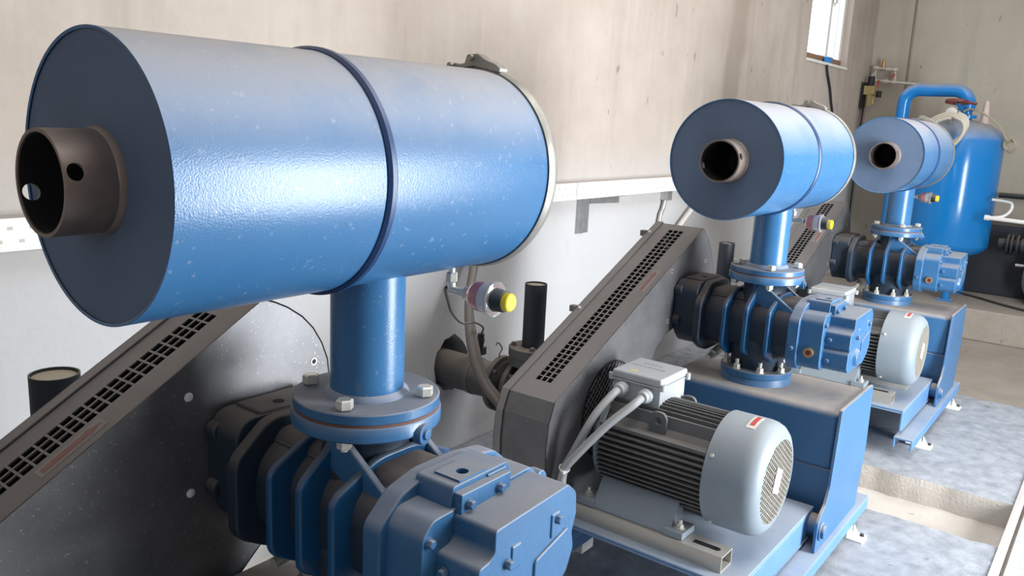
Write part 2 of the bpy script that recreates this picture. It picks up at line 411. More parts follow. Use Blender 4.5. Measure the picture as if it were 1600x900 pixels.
# window
e = bpy.data.objects.new('window_1', None); COL.objects.link(e); e.location = (WX0, YW+0.2, WZ0+ZO); e['kind'] = 'structure'; ORG[e.name] = Vector((WX0, YW+0.2, WZ0))
bm = bmn(); yf0, yf1 = YW+0.06, YW+0.11; fwid = 0.05
box(bm, WX0, WX0+fwid, yf0, yf1, WZ0+0.02, WZ1); box(bm, WX1-fwid, WX1, yf0, yf1, WZ0+0.02, WZ1)
box(bm, WX0+fwid, WX1-fwid, yf0, yf1, WZ1-fwid, WZ1)
xm = WX0+0.60
box(bm, xm, xm+0.05, yf0-0.01, yf1, WZ0+0.02, WZ1-fwid)
box(bm, xm+0.25, xm+0.262, yf0, yf1, WZ0+0.05, WZ1-fwid)
part(e, 'window_frame', bm, 'pvc')
bm = bmn(); box(bm, WX0, WX1, yf0-0.01, yf1, WZ0+0.02, WZ0+0.075); part(e, 'bottom_rail', bm, 'sillbrown')
bm = bmn(); box(bm, WX0, WX1, YW-0.012, yf0-0.01, WZ0, WZ0+0.02); part(e, 'window_sill', bm, 'pvc')
bm = bmn(); box(bm, xm+0.05, xm+0.062, yf0-0.03, yf0-0.01, WZ0+0.48, WZ0+0.54); box(bm, xm+0.0, xm+0.062, yf0-0.045, yf0-0.03, WZ0+0.50, WZ0+0.53); part(e, 'window_handle', bm, 'pvc')
# formwork joint on the back wall
bm = bmn(); tube(bm, [(XB-0.002, 0.885, 2.5), (XB-0.002, 0.876, 1.67), (XB-0.002, 0.872, 0.95), (XB-0.002, 0.868, 0.2)], 0.010, 8); struct('trim_2', bm, 'joint')

# ------------------------------------------------------------------ silencers
NM = ('nearest', 'middle', 'farthest')
def make_silencer():
    t = thing('intake_silencer', 'big blue drum silencer nearest the camera, open steel snout at left', 'silencer', (0, 0, 0), 'intake silencers above the blowers')
    yc, zc, R = 0.009, 0.374, 0.1814
    xf, xm_, xr = -0.446, -0.118, 0.272
    # drum: shell with an inward rim at the front
    bm = lathe(bmn(), (0, yc, zc), (1, 0, 0), [(xf+0.001, R-0.004), (xf, R-0.002), (xf, R), (xm_, R), (xr, R), (xr, R-0.006), (xf+0.012, R-0.006)], 128)
    d = part(t, 'drum', bm, 'blue')
    bm = lathe(bmn(), (0, yc, zc), (1, 0, 0), [(xm_-0.009, R-0.002), (xm_-0.009, R+0.002), (xm_-0.004, R+0.006), (xm_+0.004, R+0.006), (xm_+0.009, R+0.002), (xm_+0.009, R-0.002)], 128)
    part(t, 'bead_ring', bm, 'bluering', under=d)
    bm = lathe(bmn(), (0, yc, zc), (1, 0, 0), [(xf+0.003, 0.0585), (xf+0.003, R-0.0035), (xf+0.006, R-0.0035), (xf+0.006, 0.0585)], 96, closed=True)
    ep = part(t, 'end_plate', bm, 'blueface')
    # snout with a pair of cross-drilled holes
    ys, zs = -0.0025, 0.3734
    bm = lathe(bmn(), (0, ys, zs), (1, 0, 0), [(-0.5115, 0.0583), (-0.5115, 0.0628), (xf+0.004, 0.0628), (-0.30, 0.0628), (-0.30, 0.0583)], 72, closed=True)
    cut = bmn(); cyl(cut, (-0.498, ys-0.2, zs+0.0575), (-0.498, ys+0.2, zs-0.0575), 0.0104, 20)
    bm = carve(bm, cut)
    sn = part(t, 'inlet_snout', bm, 'inlet', label='bare steel inlet snout with cross holes')
    bm = lathe(bmn(), (0, ys, zs), (1, 0, 0), [(xf+0.003, 0.0665), (xf-0.002, 0.0655), (xf-0.005, 0.0628)], 72)
    part(t, 'weld_bead', bm, 'inlet', under=sn)
    bm = lathe(bmn(), (0, ys, zs), (1, 0, 0), [(-0.5095, 0.0570), (-0.5095, 0.0582), (-0.30, 0.0582), (-0.30, 0.0570)], 64, closed=True)
    cut = bmn(); cyl(cut, (-0.498, ys-0.2, zs+0.0575), (-0.498, ys+0.2, zs-0.0575), 0.0104, 20)
    bm = carve(bm, cut); part(t, 'inlet_shade_tube', bm, 'dark', under=sn)  # black sleeve added as the shade inside the snout
    bm = cyl(bmn(), (-0.31, ys, zs), (-0.302, ys, zs), 0.0569, 48); part(t, 'inlet_shade_disc', bm, 'dark', under=sn)  # black disc ending the added shade sleeve
    # rear lid, clamp band and toggle latch
    bm = lathe(bmn(), (0, yc, zc), (1, 0, 0), [(xr-0.004, R-0.007), (xr+0.006, R-0.002), (xr+0.010, R-0.02), (xr+0.010, 0)], 96)
    part(t, 'rear_lid', bm, 'blue')
    bm = lathe(bmn(), (0, yc, zc), (1, 0, 0), [(xr-0.010, R), (xr-0.011, R+0.003), (xr-0.003, R+0.006), (xr+0.005, R+0.006), (xr+0.013, R+0.003), (xr+0.012, R-0.006)], 128)
    cb = part(t, 'clamp_band', bm, 'band', label='galvanised clamp band')
    zt = zc+R+0.006
    bm = bmn()
    def on_top(y, h):   # a point above the band at sideways distance y
        a = (y-0.0)/(R+0.006); return (yc+(R+0.006+h)*math.sin(a), zc+(R+0.006+h)*math.cos(a))
    prof = [(0.060, 0.002), (0.055, 0.010), (0.040, 0.010), (0.036, 0.006), (0.020, 0.006), (0.014, 0.020), (-0.008, 0.022), (-0.024, 0.014), (-0.052, 0.010), (-0.064, 0.006), (-0.064, -0.001), (0.0, -0.001), (0.060, -0.002)]
    prism(bm, [on_top(a, h) for a, h in prof], 'x', xr-0.012, xr+0.012)
    lt = part(t, 'toggle_latch', bm, 'band', bev=0.002, under=cb)
    for a_, h_, r_p in ((0.002, 0.014, 0.006), (0.050, 0.007, 0.0055)):
        p = on_top(a_, h_); bm = cyl(bmn(), (xr-0.020, p[0], p[1]), (xr+0.019, p[0], p[1]), r_p, 14)
        part(t, 'latch_pin', bm, 'band', under=cb)
    # vertical stub and flange
    rp = 0.0629
    bm = lathe(bmn(), (0, 0, 0), (0, 0, 1), [(-0.001, rp+0.010), (0.004, rp+0.008), (0.010, rp), (0.16, rp), (0.215, rp)], 72)
    st = part(t, 'outlet_pipe', bm, 'blue')
    bm = lathe(bmn(), (0, 0, 0), (0, 0, 1), [(-0.018, 0.05), (-0.018, 0.123), (-0.016, 0.125), (-0.002, 0.125), (0, 0.123), (0, 0.05)], 96)
    fl = part(t, 'flange', bm, 'cast')
    bm = ring(bmn(), (0, 0, -0.022), (0, 0, -0.018), 0.1235, 0.06, 96); part(t, 'gasket', bm, 'gasket')
    for i in range(4):
        a = math.radians(27+90*i)
        bm = hexbolt(bmn(), (0.103*math.cos(a), 0.103*math.sin(a), 0.0), (0, 0, 1), 0.0145, 0.019, washer=False); part(t, 'bolt', bm, 'zinc', sharp=20)
    # dust indicator hanging below the drum
    gx, zb = 0.212, 0.193
    def gp(dy, dz=0.0): return (gx, 0.0+dy, 0.147+dz)
    bm = bmn(); cyl(bm, (gx, 0, zb+0.003), (gx, 0, 0.176), 0.006, 14); hexbolt(bm, (gx, 0, 0.160), (0, 0, 1), 0.011, 0.022, washer=False)
    cyl(bm, (gx, 0, 0.162), (gx, 0, 0.147), 0.0075, 14)
    fit = part(t, 'indicator_fitting', bm, 'zinc', sharp=20)
    bm = bmn(); tube(bm, [gp(0.004), gp(-0.012), gp(-0.040)], 0.008, 14); cyl(bm, gp(-0.036), gp(-0.040), 0.013, 20)
    part(t, 'elbow', bm, 'zinc', under=fit)
    bm = lathe(bmn(), gp(0), (0, -1, 0), [(0.040, 0.006), (0.046, 0.010), (0.058, 0.024), (0.064, 0.027), (0.098, 0.0285), (0.100, 0.033), (0.106, 0.033), (0.108, 0.029), (0.108, 0.005)], 40)
    cu = part(t, 'clear_cup', bm, 'clear', label='transparent indicator cup')
    bm = lathe(bmn(), gp(0), (0, -1, 0), [(0.060, 0), (0.060, 0.020), (0.078, 0.020), (0.078, 0)], 32); part(t, 'red_band', bm, 'red', under=cu)
    bm = lathe(bmn(), gp(0), (0, -1, 0), [(0.079, 0), (0.079, 0.019), (0.097, 0.021), (0.097, 0)], 32); part(t, 'scale_sleeve', bm, 'label', under=cu)
    bm = lathe(bmn(), gp(0), (0, -1, 0), [(0.106, 0.0), (0.106, 0.022), (0.128, 0.020), (0.130, 0.018), (0.130, 0)], 32); part(t, 'black_collar', bm, 'rubber')
    bm = lathe(bmn(), gp(0), (0, -1, 0), [(0.130, 0), (0.130, 0.0165), (0.141, 0.0165), (0.143, 0.0145), (0.143, 0)], 32); part(t, 'reset_button', bm, 'yellow', label='yellow reset button')
    return t
sil = make_silencer()
dup(sil, S, 'blue drum silencer in the middle of the row of three')
dup(sil, 2*S, 'smallest-looking blue drum silencer, farthest in the row, in front of the upright tank')

# ------------------------------------------------------------------ rotary blowers
def octo(w, ztop, zsh, zlo, zbot, wt, wb):
    return [(-wt, ztop), (-w, zsh), (-w, zlo), (-wb, zbot), (wb, zbot), (w, zlo), (w, zsh), (wt, ztop)]
def round_poly(poly, r, n=4):
    out = []; N_ = len(poly)
    for i in range(N_):
        p0, p1, p2 = Vector(poly[i-1]), Vector(poly[i]), Vector(poly[(i+1) % N_])
        a = p1+(p0-p1).normalized()*min(r, (p0-p1).length*0.45); b = p1+(p2-p1).normalized()*min(r, (p2-p1).length*0.45)
        for k in range(n+1):
            t_ = k/n; q = a*(1-t_)**2+p1*2*t_*(1-t_)+b*t_*t_; out.append((q.x, q.y))
    return out
def make_blower():
    t = thing('rotary_blower', 'ribbed blue blower casing nearest the camera, under the biggest silencer', 'blower', (0, 0, -0.41), 'ribbed rotary blowers')
    # casing body between the ribs
    bm = bmn(); prism(bm, round_poly(octo(0.108, -0.108, -0.155, -0.262, -0.305, 0.05, 0.05), 0.05, 5), 'y', -0.15, 0.19)
    lathe(bm, (0, 0, 0), (0, 0, 1), [(-0.045, 0.07), (-0.046, 0.086), (-0.055, 0.074), (-0.085, 0.072), (-0.12, 0.082), (-0.15, 0.085)], 48)
    lathe(bm, (0, 0, 0), (0, 0, 1), [(-0.25, 0.10), (-0.29, 0.112), (-0.33, 0.092), (-0.365, 0.088), (-0.365, 0.07)], 48)
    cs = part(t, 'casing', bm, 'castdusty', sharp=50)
    # flanges
    bm = lathe(bmn(), (0, 0, 0), (0, 0, 1), [(-0.022, 0.06), (-0.022, 0.126), (-0.025, 0.128), (-0.045, 0.128), (-0.048, 0.125), (-0.048, 0.06)], 96)
    fl = part(t, 'inlet_flange', bm, 'cast')
    bm = bmn(); cyl(bm, (0.004, -0.118, -0.046), (0.007, -0.134, -0.046), 0.018, 24); cyl(bm, (0.007, -0.133, -0.046), (0.0075, -0.139, -0.046), 0.0085, 20); part(t, 'lifting_boss', bm, 'cast', bev=0.0015, under=fl)
    bm = lathe(bmn(), (0, 0, 0), (0, 0, 1), [(-0.362, 0.06), (-0.362, 0.122), (-0.365, 0.125), (-0.383, 0.125), (-0.386, 0.122), (-0.386, 0.06)], 96)
    part(t, 'outlet_flange', bm, 'cast')
    bm = lathe(bmn(), (0, 0, 0), (0, 0, 1), [(-0.387, 0.06), (-0.387, 0.120), (-0.41, 0.124), (-0.41, 0.06)], 72); part(t, 'outlet_spacer', bm, 'frame')
    # ribs
    def rib(y, th, w, ztop, wt, full=False, m='cast'):
        if full:
            poly = [(-0.085, -0.047), (-0.075, -0.075), (-w, -0.130), (-w, -0.285), (-0.075, -0.325), (-0.08, -0.363), (0.08, -0.363), (0.075, -0.325), (w, -0.285), (w, -0.130), (0.075, -0.075), (0.085, -0.047)]
            poly = round_poly(poly, 0.018, 3)
        else:
            poly = round_poly(octo(w, ztop, -0.130, -0.283, -0.326, wt, 0.075), 0.022, 4)
        bm = bmn(); prism(bm, poly, 'y', y-th/2, y+th/2); part(t, 'rib', bm, 'castshade', bev=0.0055, seg=3)
    rib(0.084, 0.016, 0.146, -0.086, 0.055)
    rib(0.006, 0.017, 0.146, 0, 0, True)
    rib(-0.072, 0.016, 0.144, -0.086, 0.045)
    # webs joining the shoulders (visible cast gussets)
    for sx in (-1, 1):
        bm = bmn(); prism(bm, round_poly([(-0.012, -0.046), (-0.145, -0.135), (-0.160, -0.140), (-0.155, -0.170), (-0.09, -0.160), (0.02, -0.11)], 0.006), 'x', sx*0.075-0.007, sx*0.075+0.007)
        part(t, 'gusset', bm, 'cast', bev=0.004)
    # saddle-shaped shoulders between the neck and the end plates
    for y0, y1 in ((-0.145, -0.03), (0.03, 0.17)):
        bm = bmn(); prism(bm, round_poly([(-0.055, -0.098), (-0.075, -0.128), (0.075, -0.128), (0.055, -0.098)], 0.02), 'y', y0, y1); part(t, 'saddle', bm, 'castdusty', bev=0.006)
    # drain nipple under the drive end
    bm = bmn(); cyl(bm, (-0.085, 0.152, -0.352), (-0.045, 0.152, -0.347), 0.011, 16); cyl(bm, (-0.045, 0.152, -0.347), (0.03, 0.152, -0.338), 0.016, 16); part(t, 'drain_nipple', bm, 'zinc')
    # drive end plate and housing
    bm = bmn(); prism(bm, round_poly(octo(0.150, -0.078, -0.140, -0.285, -0.330, 0.075, 0.075), 0.025, 4), 'y', 0.168, 0.196)
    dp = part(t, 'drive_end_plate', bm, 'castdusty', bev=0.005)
    bm = bmn(); prism(bm, round_poly([(-0.105, -0.078), (-0.128, -0.105), (-0.128, -0.20), (-0.118, -0.27), (-0.07, -0.315), (0.07, -0.315), (0.125, -0.26), (0.128, -0.105), (0.10, -0.078)], 0.02, 4), 'y', 0.196, 0.283)
    for (x, z) in ((-0.116, -0.115), (-0.120, -0.225), (0.115, -0.118), (0.10, -0.25)): cyl(bm, (x, 0.255, z), (x, 0.2845, z), 0.019, 18)
    box(bm, -0.075, 0.075, 0.20, 0.275, -0.082, -0.072)
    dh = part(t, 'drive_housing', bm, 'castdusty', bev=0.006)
    bm = cyl(bmn(), (-0.017, 0.222, -0.074), (-0.017, 0.222, -0.0715), 0.011, 24); part(t, 'oil_filler_hole', bm, 'dark', under=dh)
    # gear cover: back plate and stepped front casting
    bm = bmn(); prism(bm, round_poly([(-0.092, -0.104), (-0.138, -0.146), (-0.138, -0.280), (-0.105, -0.318), (0.125, -0.318), (0.170, -0.278), (0.174, -0.128), (0.135, -0.098), (0.06, -0.088), (-0.03, -0.088)], 0.012, 3), 'y', -0.178, -0.140)
    gb = part(t, 'gear_cover_plate', bm, 'cast', bev=0.004)
    # rear block, then the front block whose upper left corner is cut back
    bm = bmn(); prism(bm, round_poly([(-0.100, -0.118), (-0.122, -0.140), (-0.124, -0.288), (-0.104, -0.306), (0.13, -0.306), (0.168, -0.27), (0.170, -0.135), (0.145, -0.110)], 0.010, 3), 'y', -0.252, -0.170)
    prism(bm, round_poly([(-0.052, -0.124), (-0.052, -0.160), (-0.062, -0.168), (-0.088, -0.172), (-0.090, -0.222), (-0.080, -0.230), (-0.094, -0.238), (-0.095, -0.288), (-0.075, -0.304), (0.10, -0.304), (0.150, -0.278), (0.168, -0.238), (0.160, -0.208), (0.171, -0.178), (0.167, -0.138), (0.142, -0.116)], 0.007, 3), 'y', -0.333, -0.225)
    gc = part(t, 'gear_cover', bm, 'cast', bev=0.009, seg=3)
    # raised filler block on top
    bm = bmn(); prism(bm, round_poly([(-0.058, -0.130), (-0.050, -0.083), (0.085, -0.083), (0.105, -0.125)], 0.006), 'y', -0.246, -0.168)
    cut = bmn(); cyl(cut, (-0.002, -0.222, -0.12), (-0.002, -0.222, -0.05), 0.0105, 24); bm = carve(bm, cut)
    fb = part(t, 'filler_block', bm, 'cast', bev=0.003, under=gc)
    bm = bmn(); box(bm, -0.032, 0.035, -0.243, -0.19, -0.084, -0.0795)
    cut = bmn(); cyl(cut, (-0.002, -0.222, -0.12), (-0.002, -0.222, -0.05), 0.0105, 24); bm = carve(bm, cut)
    part(t, 'filler_pad', bm, 'cast', under=gc)
    bm = bmn(); box(bm, -0.048, 0.075, -0.262, -0.244, -0.128, -0.092)
    box(bm, 0.03, 0.078, -0.250, -0.246, -0.094, -0.088)
    part(t, 'cover_ledge', bm, 'cast', bev=0.003, under=gc)
    # ear at the right rear
    bm = bmn(); cyl(bm, (0.182, -0.25, -0.148), (0.182, -0.225, -0.148), 0.017, 20); cyl(bm, (0.17, -0.25, -0.262), (0.17, -0.225, -0.262), 0.017, 20); part(t, 'cover_ear', bm, 'cast', bev=0.003, under=gc)
    for c, ax in (((-0.030, -0.262, -0.112), (0, -1, 0)), ((0.045, -0.262, -0.110), (0, -1, 0)), ((-0.108, -0.252, -0.150), (0, -1, 0)), ((-0.090, -0.268, -0.200), (-1, 0, 0)), ((-0.094, -0.268, -0.270), (-1, 0, 0)), ((-0.138, -0.160, -0.24), (-1, 0, 0)), ((-0.02, -0.333, -0.19), (0, -1, 0)), ((0.11, -0.333, -0.165), (0, -1, 0))):
        bm = hexbolt(bmn(), c, ax, 0.0075, 0.010); part(t, 'cover_bolt', bm, 'cast', sharp=20)
    bm = bmn()
    for x, z0, z1 in ((0.0, -0.205, -0.165), (0.105, -0.195, -0.152)): box(bm, x-0.012, x+0.012, -0.336, -0.330, z0, z1)
    prism(bm, round_poly([(0.05, -0.215), (0.145, -0.19), (0.15, -0.255), (0.10, -0.285), (0.05, -0.285)], 0.01), 'y', -0.337, -0.331)
    cyl(bm, (-0.005, -0.331, -0.262), (-0.005, -0.345, -0.262), 0.032, 32, 0.024)
    part(t, 'cover_boss', bm, 'cast', bev=0.003, under=gc)
    bm = ring(bmn(), (-0.124, -0.215, -0.246), (-0.134, -0.215, -0.246), 0.016, 0.009, 32)
    pl = part(t, 'oil_sight_glass', bm, 'brass', label='brass ringed oil sight glass')
    bm = cyl(bmn(), (-0.123, -0.215, -0.246), (-0.130, -0.215, -0.246), 0.009, 24); part(t, 'sight_lens', bm, 'handwheel', under=pl)
    # nuts under the inlet flange and on the outlet flange
    for i in range(4):
        a = math.radians(27+90*i)
        bm = hexbolt(bmn(), (0.103*math.cos(a), 0.103*math.sin(a), -0.048), (0, 0, -1), 0.0125, 0.018, 0.004); part(t, 'nut', bm, 'zinc', sharp=20)
        bm = hexbolt(bmn(), (0.106*math.cos(a+0.78), 0.106*math.sin(a+0.78), -0.362), (0, 0, 1), 0.0125, 0.018, 0.018); part(t, 'nut', bm, 'zinc', sharp=20)
        if i in (1, 2): 
            bm = hexbolt(bmn(), (0.106*math.cos(a), 0.106*math.sin(a), -0.362), (0, 0, 1), 0.0125, 0.018, 0.018); part(t, 'nut', bm, 'zinc', sharp=20)
    return t
blo = make_blower()
dup(blo, S, 'middle ribbed blue blower, standing on the tan dusty box top')
dup(blo, 2*S, 'farthest ribbed blue blower, below the upright tank')

# ------------------------------------------------------------------ belt guards
def make_guard(a, c, arc, xend, rows, sticker, label, dx, low, bright, x0=-0.872):
    t = thing('belt_guard', label, 'belt guard', (dx-0.5, 0.37, -0.93), 'sloping belt guards')
    yA, yB, yC, yD = 0.285, 0.461, 0.457, 0.484
    sl = lambda x: a*x+c
    top = [(x0, sl(x0)), (xend, sl(xend))]
    poly = [(-0.868, -0.800), (-0.892, -0.70), (-0.902, -0.60), (-0.905, -0.50), (-0.897, -0.42)] + top + arc + \
           low + [(-0.50, -0.82), (-0.62, -0.845), (-0.78, -0.84)]
    P = [(x+dx, z) for x, z in poly]
    bm = bmn(); prism(bm, P, 'y', yA, yA+0.003)
    fp = part(t, 'front_plate', bm, 'guard')
    # back cover, a shallow tray that laps over the casing
    big = offset_poly(P, 0.005)
    bm = bmn(); prism(bm, big, 'y', yD-0.003, yD)
    n = len(P)
    for i in range(n):
        j = (i+1) % n
        q = [(big[i][0], yC, big[i][1]), (big[j][0], yC, big[j][1]), (big[j][0], yD, big[j][1]), (big[i][0], yD, big[i][1])]
        inner = offset_poly(P, 0.0025)
        r_ = [(inner[i][0], yC, inner[i][1]), (inner[j][0], yC, inner[j][1]), (inner[j][0], yD, inner[j][1]), (inner[i][0], yD, inner[i][1])]
        V = [bm.verts.new(p) for p in q]; W = [bm.verts.new(p) for p in r_]
        bm.faces.new(V); bm.faces.new(W[::-1]); bm.faces.new((V[0], W[0], W[1], V[1])); bm.faces.new((V[1], W[1], W[2], V[2])); bm.faces.new((V[3], V[2], W[2], W[3])); bm.faces.new((V[0], V[3], W[3], W[0]))
    bc = part(t, 'back_cover', bm, 'guardtop', recalc=True)
    # rim sheet around the outline; the slope is left open for the perforated strip
    i0 = 5                                              # index of the slope's first point
    bm = bmn(); inn = offset_poly(P, -0.003)
    for i in range(n):
        j = (i+1) % n
        if i == i0: continue
        V = [bm.verts.new(p) for p in ((P[i][0], yA, P[i][1]), (P[j][0], yA, P[j][1]), (P[j][0], yB, P[j][1]), (P[i][0], yB, P[i][1]))]
        W = [bm.verts.new(p) for p in ((inn[i][0], yA, inn[i][1]), (inn[j][0], yA, inn[j][1]), (inn[j][0], yB, inn[j][1]), (inn[i][0], yB, inn[i][1]))]
        bm.faces.new(V); bm.faces.new(W[::-1])
        for k in range(4):
            l = (k+1) % 4; bm.faces.new((V[k], W[k], W[l], V[l]))
    part(t, 'rim_sheet', bm, 'guard')
    # slope sheet with three rows of square holes
    xs0, pitch, cw, bar = rows[0], 0.0212, 0.0212, 0.0042
    nrow = int((rows[1]-rows[0])/pitch)
    yr = 0.3490
    nrm = Vector((-a, 0, 1)).normalized()*-0.003
    bm = bmn()
    xsx = [x0]; cuts = [x0]
    for i in range(nrow): cuts += [xs0+i*pitch, xs0+i*pitch+pitch-bar*0.9]
    cuts += [xend]
    ysx = [yA]
    for j in range(3): ysx += [yr+j*cw, yr+j*cw+cw-bar]
    ysx += [yB]
    def V3(x, y, k): p = Vector((x+dx, y, sl(x))); return p+nrm*k
    T = [[bm.verts.new(V3(x, y, 0)) for y in ysx] for x in cuts]; B = [[bm.verts.new(V3(x, y, 1)) for y in ysx] for x in cuts]
    nx, ny = len(cuts)-1, len(ysx)-1
    hole = lambda i, j: 0 <= i < nx and 0 <= j < ny and i % 2 == 1 and j % 2 == 1
    for i in range(nx):
        for j in range(ny):
            if hole(i, j):
                for (p, q) in (((i, j), (i+1, j)), ((i+1, j), (i+1, j+1)), ((i+1, j+1), (i, j+1)), ((i, j+1), (i, j))):
                    bm.faces.new((T[p[0]][p[1]], T[q[0]][q[1]], B[q[0]][q[1]], B[p[0]][p[1]]))
            else:
                bm.faces.new((T[i][j], T[i+1][j], T[i+1][j+1], T[i][j+1])); bm.faces.new((B[i][j], B[i][j+1], B[i+1][j+1], B[i+1][j]))
    bmesh.ops.recalc_face_normals(bm, faces=bm.faces[:])
    part(t, 'perforated_strip', bm, 'guardtop')
    # warning arrow
    s0, s1 = sticker
    def quad(pts, k):
        b_ = bmn(); V = [b_.verts.new(V3(x, y, -k)) for x, y in pts]; W = [b_.verts.new(V3(x, y, -k+0.2)) for x, y in pts]
        b_.faces.new(V); m_ = len(pts); b_.faces.new(W[::-1])
        for i in range(m_): b_.faces.new((V[i], W[i], W[(i+1) % m_], V[(i+1) % m_]))
        return b_
    st = part(t, 'sticker', quad([(s0, 0.306), (s1, 0.306), (s1, 0.336), (s0, 0.336)], 0.25), 'dullabel', label='pale sticker on the slope')
    L_ = s1-s0
    part(t, 'red_arrow', quad([(s0+0.06*L_, 0.314), (s0+0.74*L_, 0.314), (s0+0.74*L_, 0.310), (s0+0.96*L_, 0.321), (s0+0.74*L_, 0.332), (s0+0.74*L_, 0.328), (s0+0.06*L_, 0.328)], 0.45), 'fadedred', under=st)
    # hole marks on the front plate: dark-centred rings, bright ones solid white
    for (x, z) in ((-0.163, -0.044), (0.118, -0.037), (-0.165, -0.228)):
        if bright and x < 0: bm = lathe(bmn(), (x+dx, yA, z), (0, -1, 0), [(-0.001, 0.0085), (0.001, 0.0085), (0.003, 0.006), (0.0035, 0)], 20)
        else: bm = ring(bmn(), (x+dx, yA-0.0012, z), (x+dx, yA+0.001, z), 0.0075, 0.0055, 20)
        rv = part(t, 'hole_mark', bm, 'white' if bright and x < 0 else 'zinc')
        if not (bright and x < 0): part(t, 'plate_hole', cyl(bmn(), (x+dx, yA-0.0008, z), (x+dx, yA+0.001, z), 0.0055, 16), 'dark', under=rv)
    # round mesh window at the motor shaft
    bm = ring(bmn(), (-0.55+dx, yA-0.002, -0.46), (-0.55+dx, yA, -0.46), 0.165, 0.155, 48); cyl(bm, (-0.55+dx, yA-0.0012, -0.46), (-0.55+dx, yA, -0.46), 0.156, 48)
    mw = part(t, 'mesh_window', bm, 'dark')
    bm = bmn()
    for i in range(-9, 10):
        d = i*0.017; h = math.sqrt(max(0, 0.155**2-d*d))
        for sgn in (1, -1):
            R = Matrix.Rotation(sgn*PI/4, 3, 'Y'); u = R @ Vector((1, 0, 0)); v = R @ Vector((0, 0, 1))
            o_ = Vector((-0.55+dx, yA-0.003, -0.46))+v*d
            tube(bm, [o_-u*h, o_+u*h], 0.0015, 5, flat=True)
    part(t, 'lattice', bm, 'guard', under=mw)
    # tab with a screw on the back cover
    for tx in (-0.47, 0.0):
        bm = bmn(); p = V3(tx, 0.497, 0); box(bm, p.x-0.012, p.x+0.012, 0.484, 0.507, p.z-0.012, p.z+0.010)
        tb = part(t, 'fixing_tab', bm, 'guard', bev=0.002)
        bm = hexbolt(bmn(), V3(tx+0.0, 0.471, -1.8), (-a, 0, 1), 0.005, 0.006); part(t, 'screw', bm, 'zinc', under=tb)
    return t
make_guard(0.58, 0.112, [(0.025, 0.103), (0.055, 0.088), (0.090, 0.064), (0.118, 0.035), (0.140, 0.0), (0.155, -0.038), (0.160, -0.08)], 0.0, (-0.82, -0.05), (-0.407, -0.297),
           'dark sloping belt guard nearest the camera, running off the left edge', 0.0,
           [(0.165, -0.25), (0.10, -0.33), (-0.016, -0.392), (-0.058, -0.43), (-0.15, -0.52), (-0.28, -0.66), (-0.38, -0.76)], True)
ARC = [(0.108, 0.066), (0.135, 0.040), (0.160, 0.006), (0.182, -0.03), (0.200, -0.075), (0.207, -0.12)]
gd = make_guard(0.478, 0.057, ARC, 0.075, (-0.805, 0.045), (-0.33, -0.205),
           'dark sloping belt guard with vent holes behind the grey motor in the middle', S,
           [(0.207, -0.20), (0.10, -0.262), (-0.10, -0.262), (-0.17, -0.275), (-0.235, -0.315), (-0.300, -0.42), (-0.33, -0.60), (-0.38, -0.74)], False)
dup(gd, S, 'farthest sloping belt guard, partly behind the middle silencer pipe')

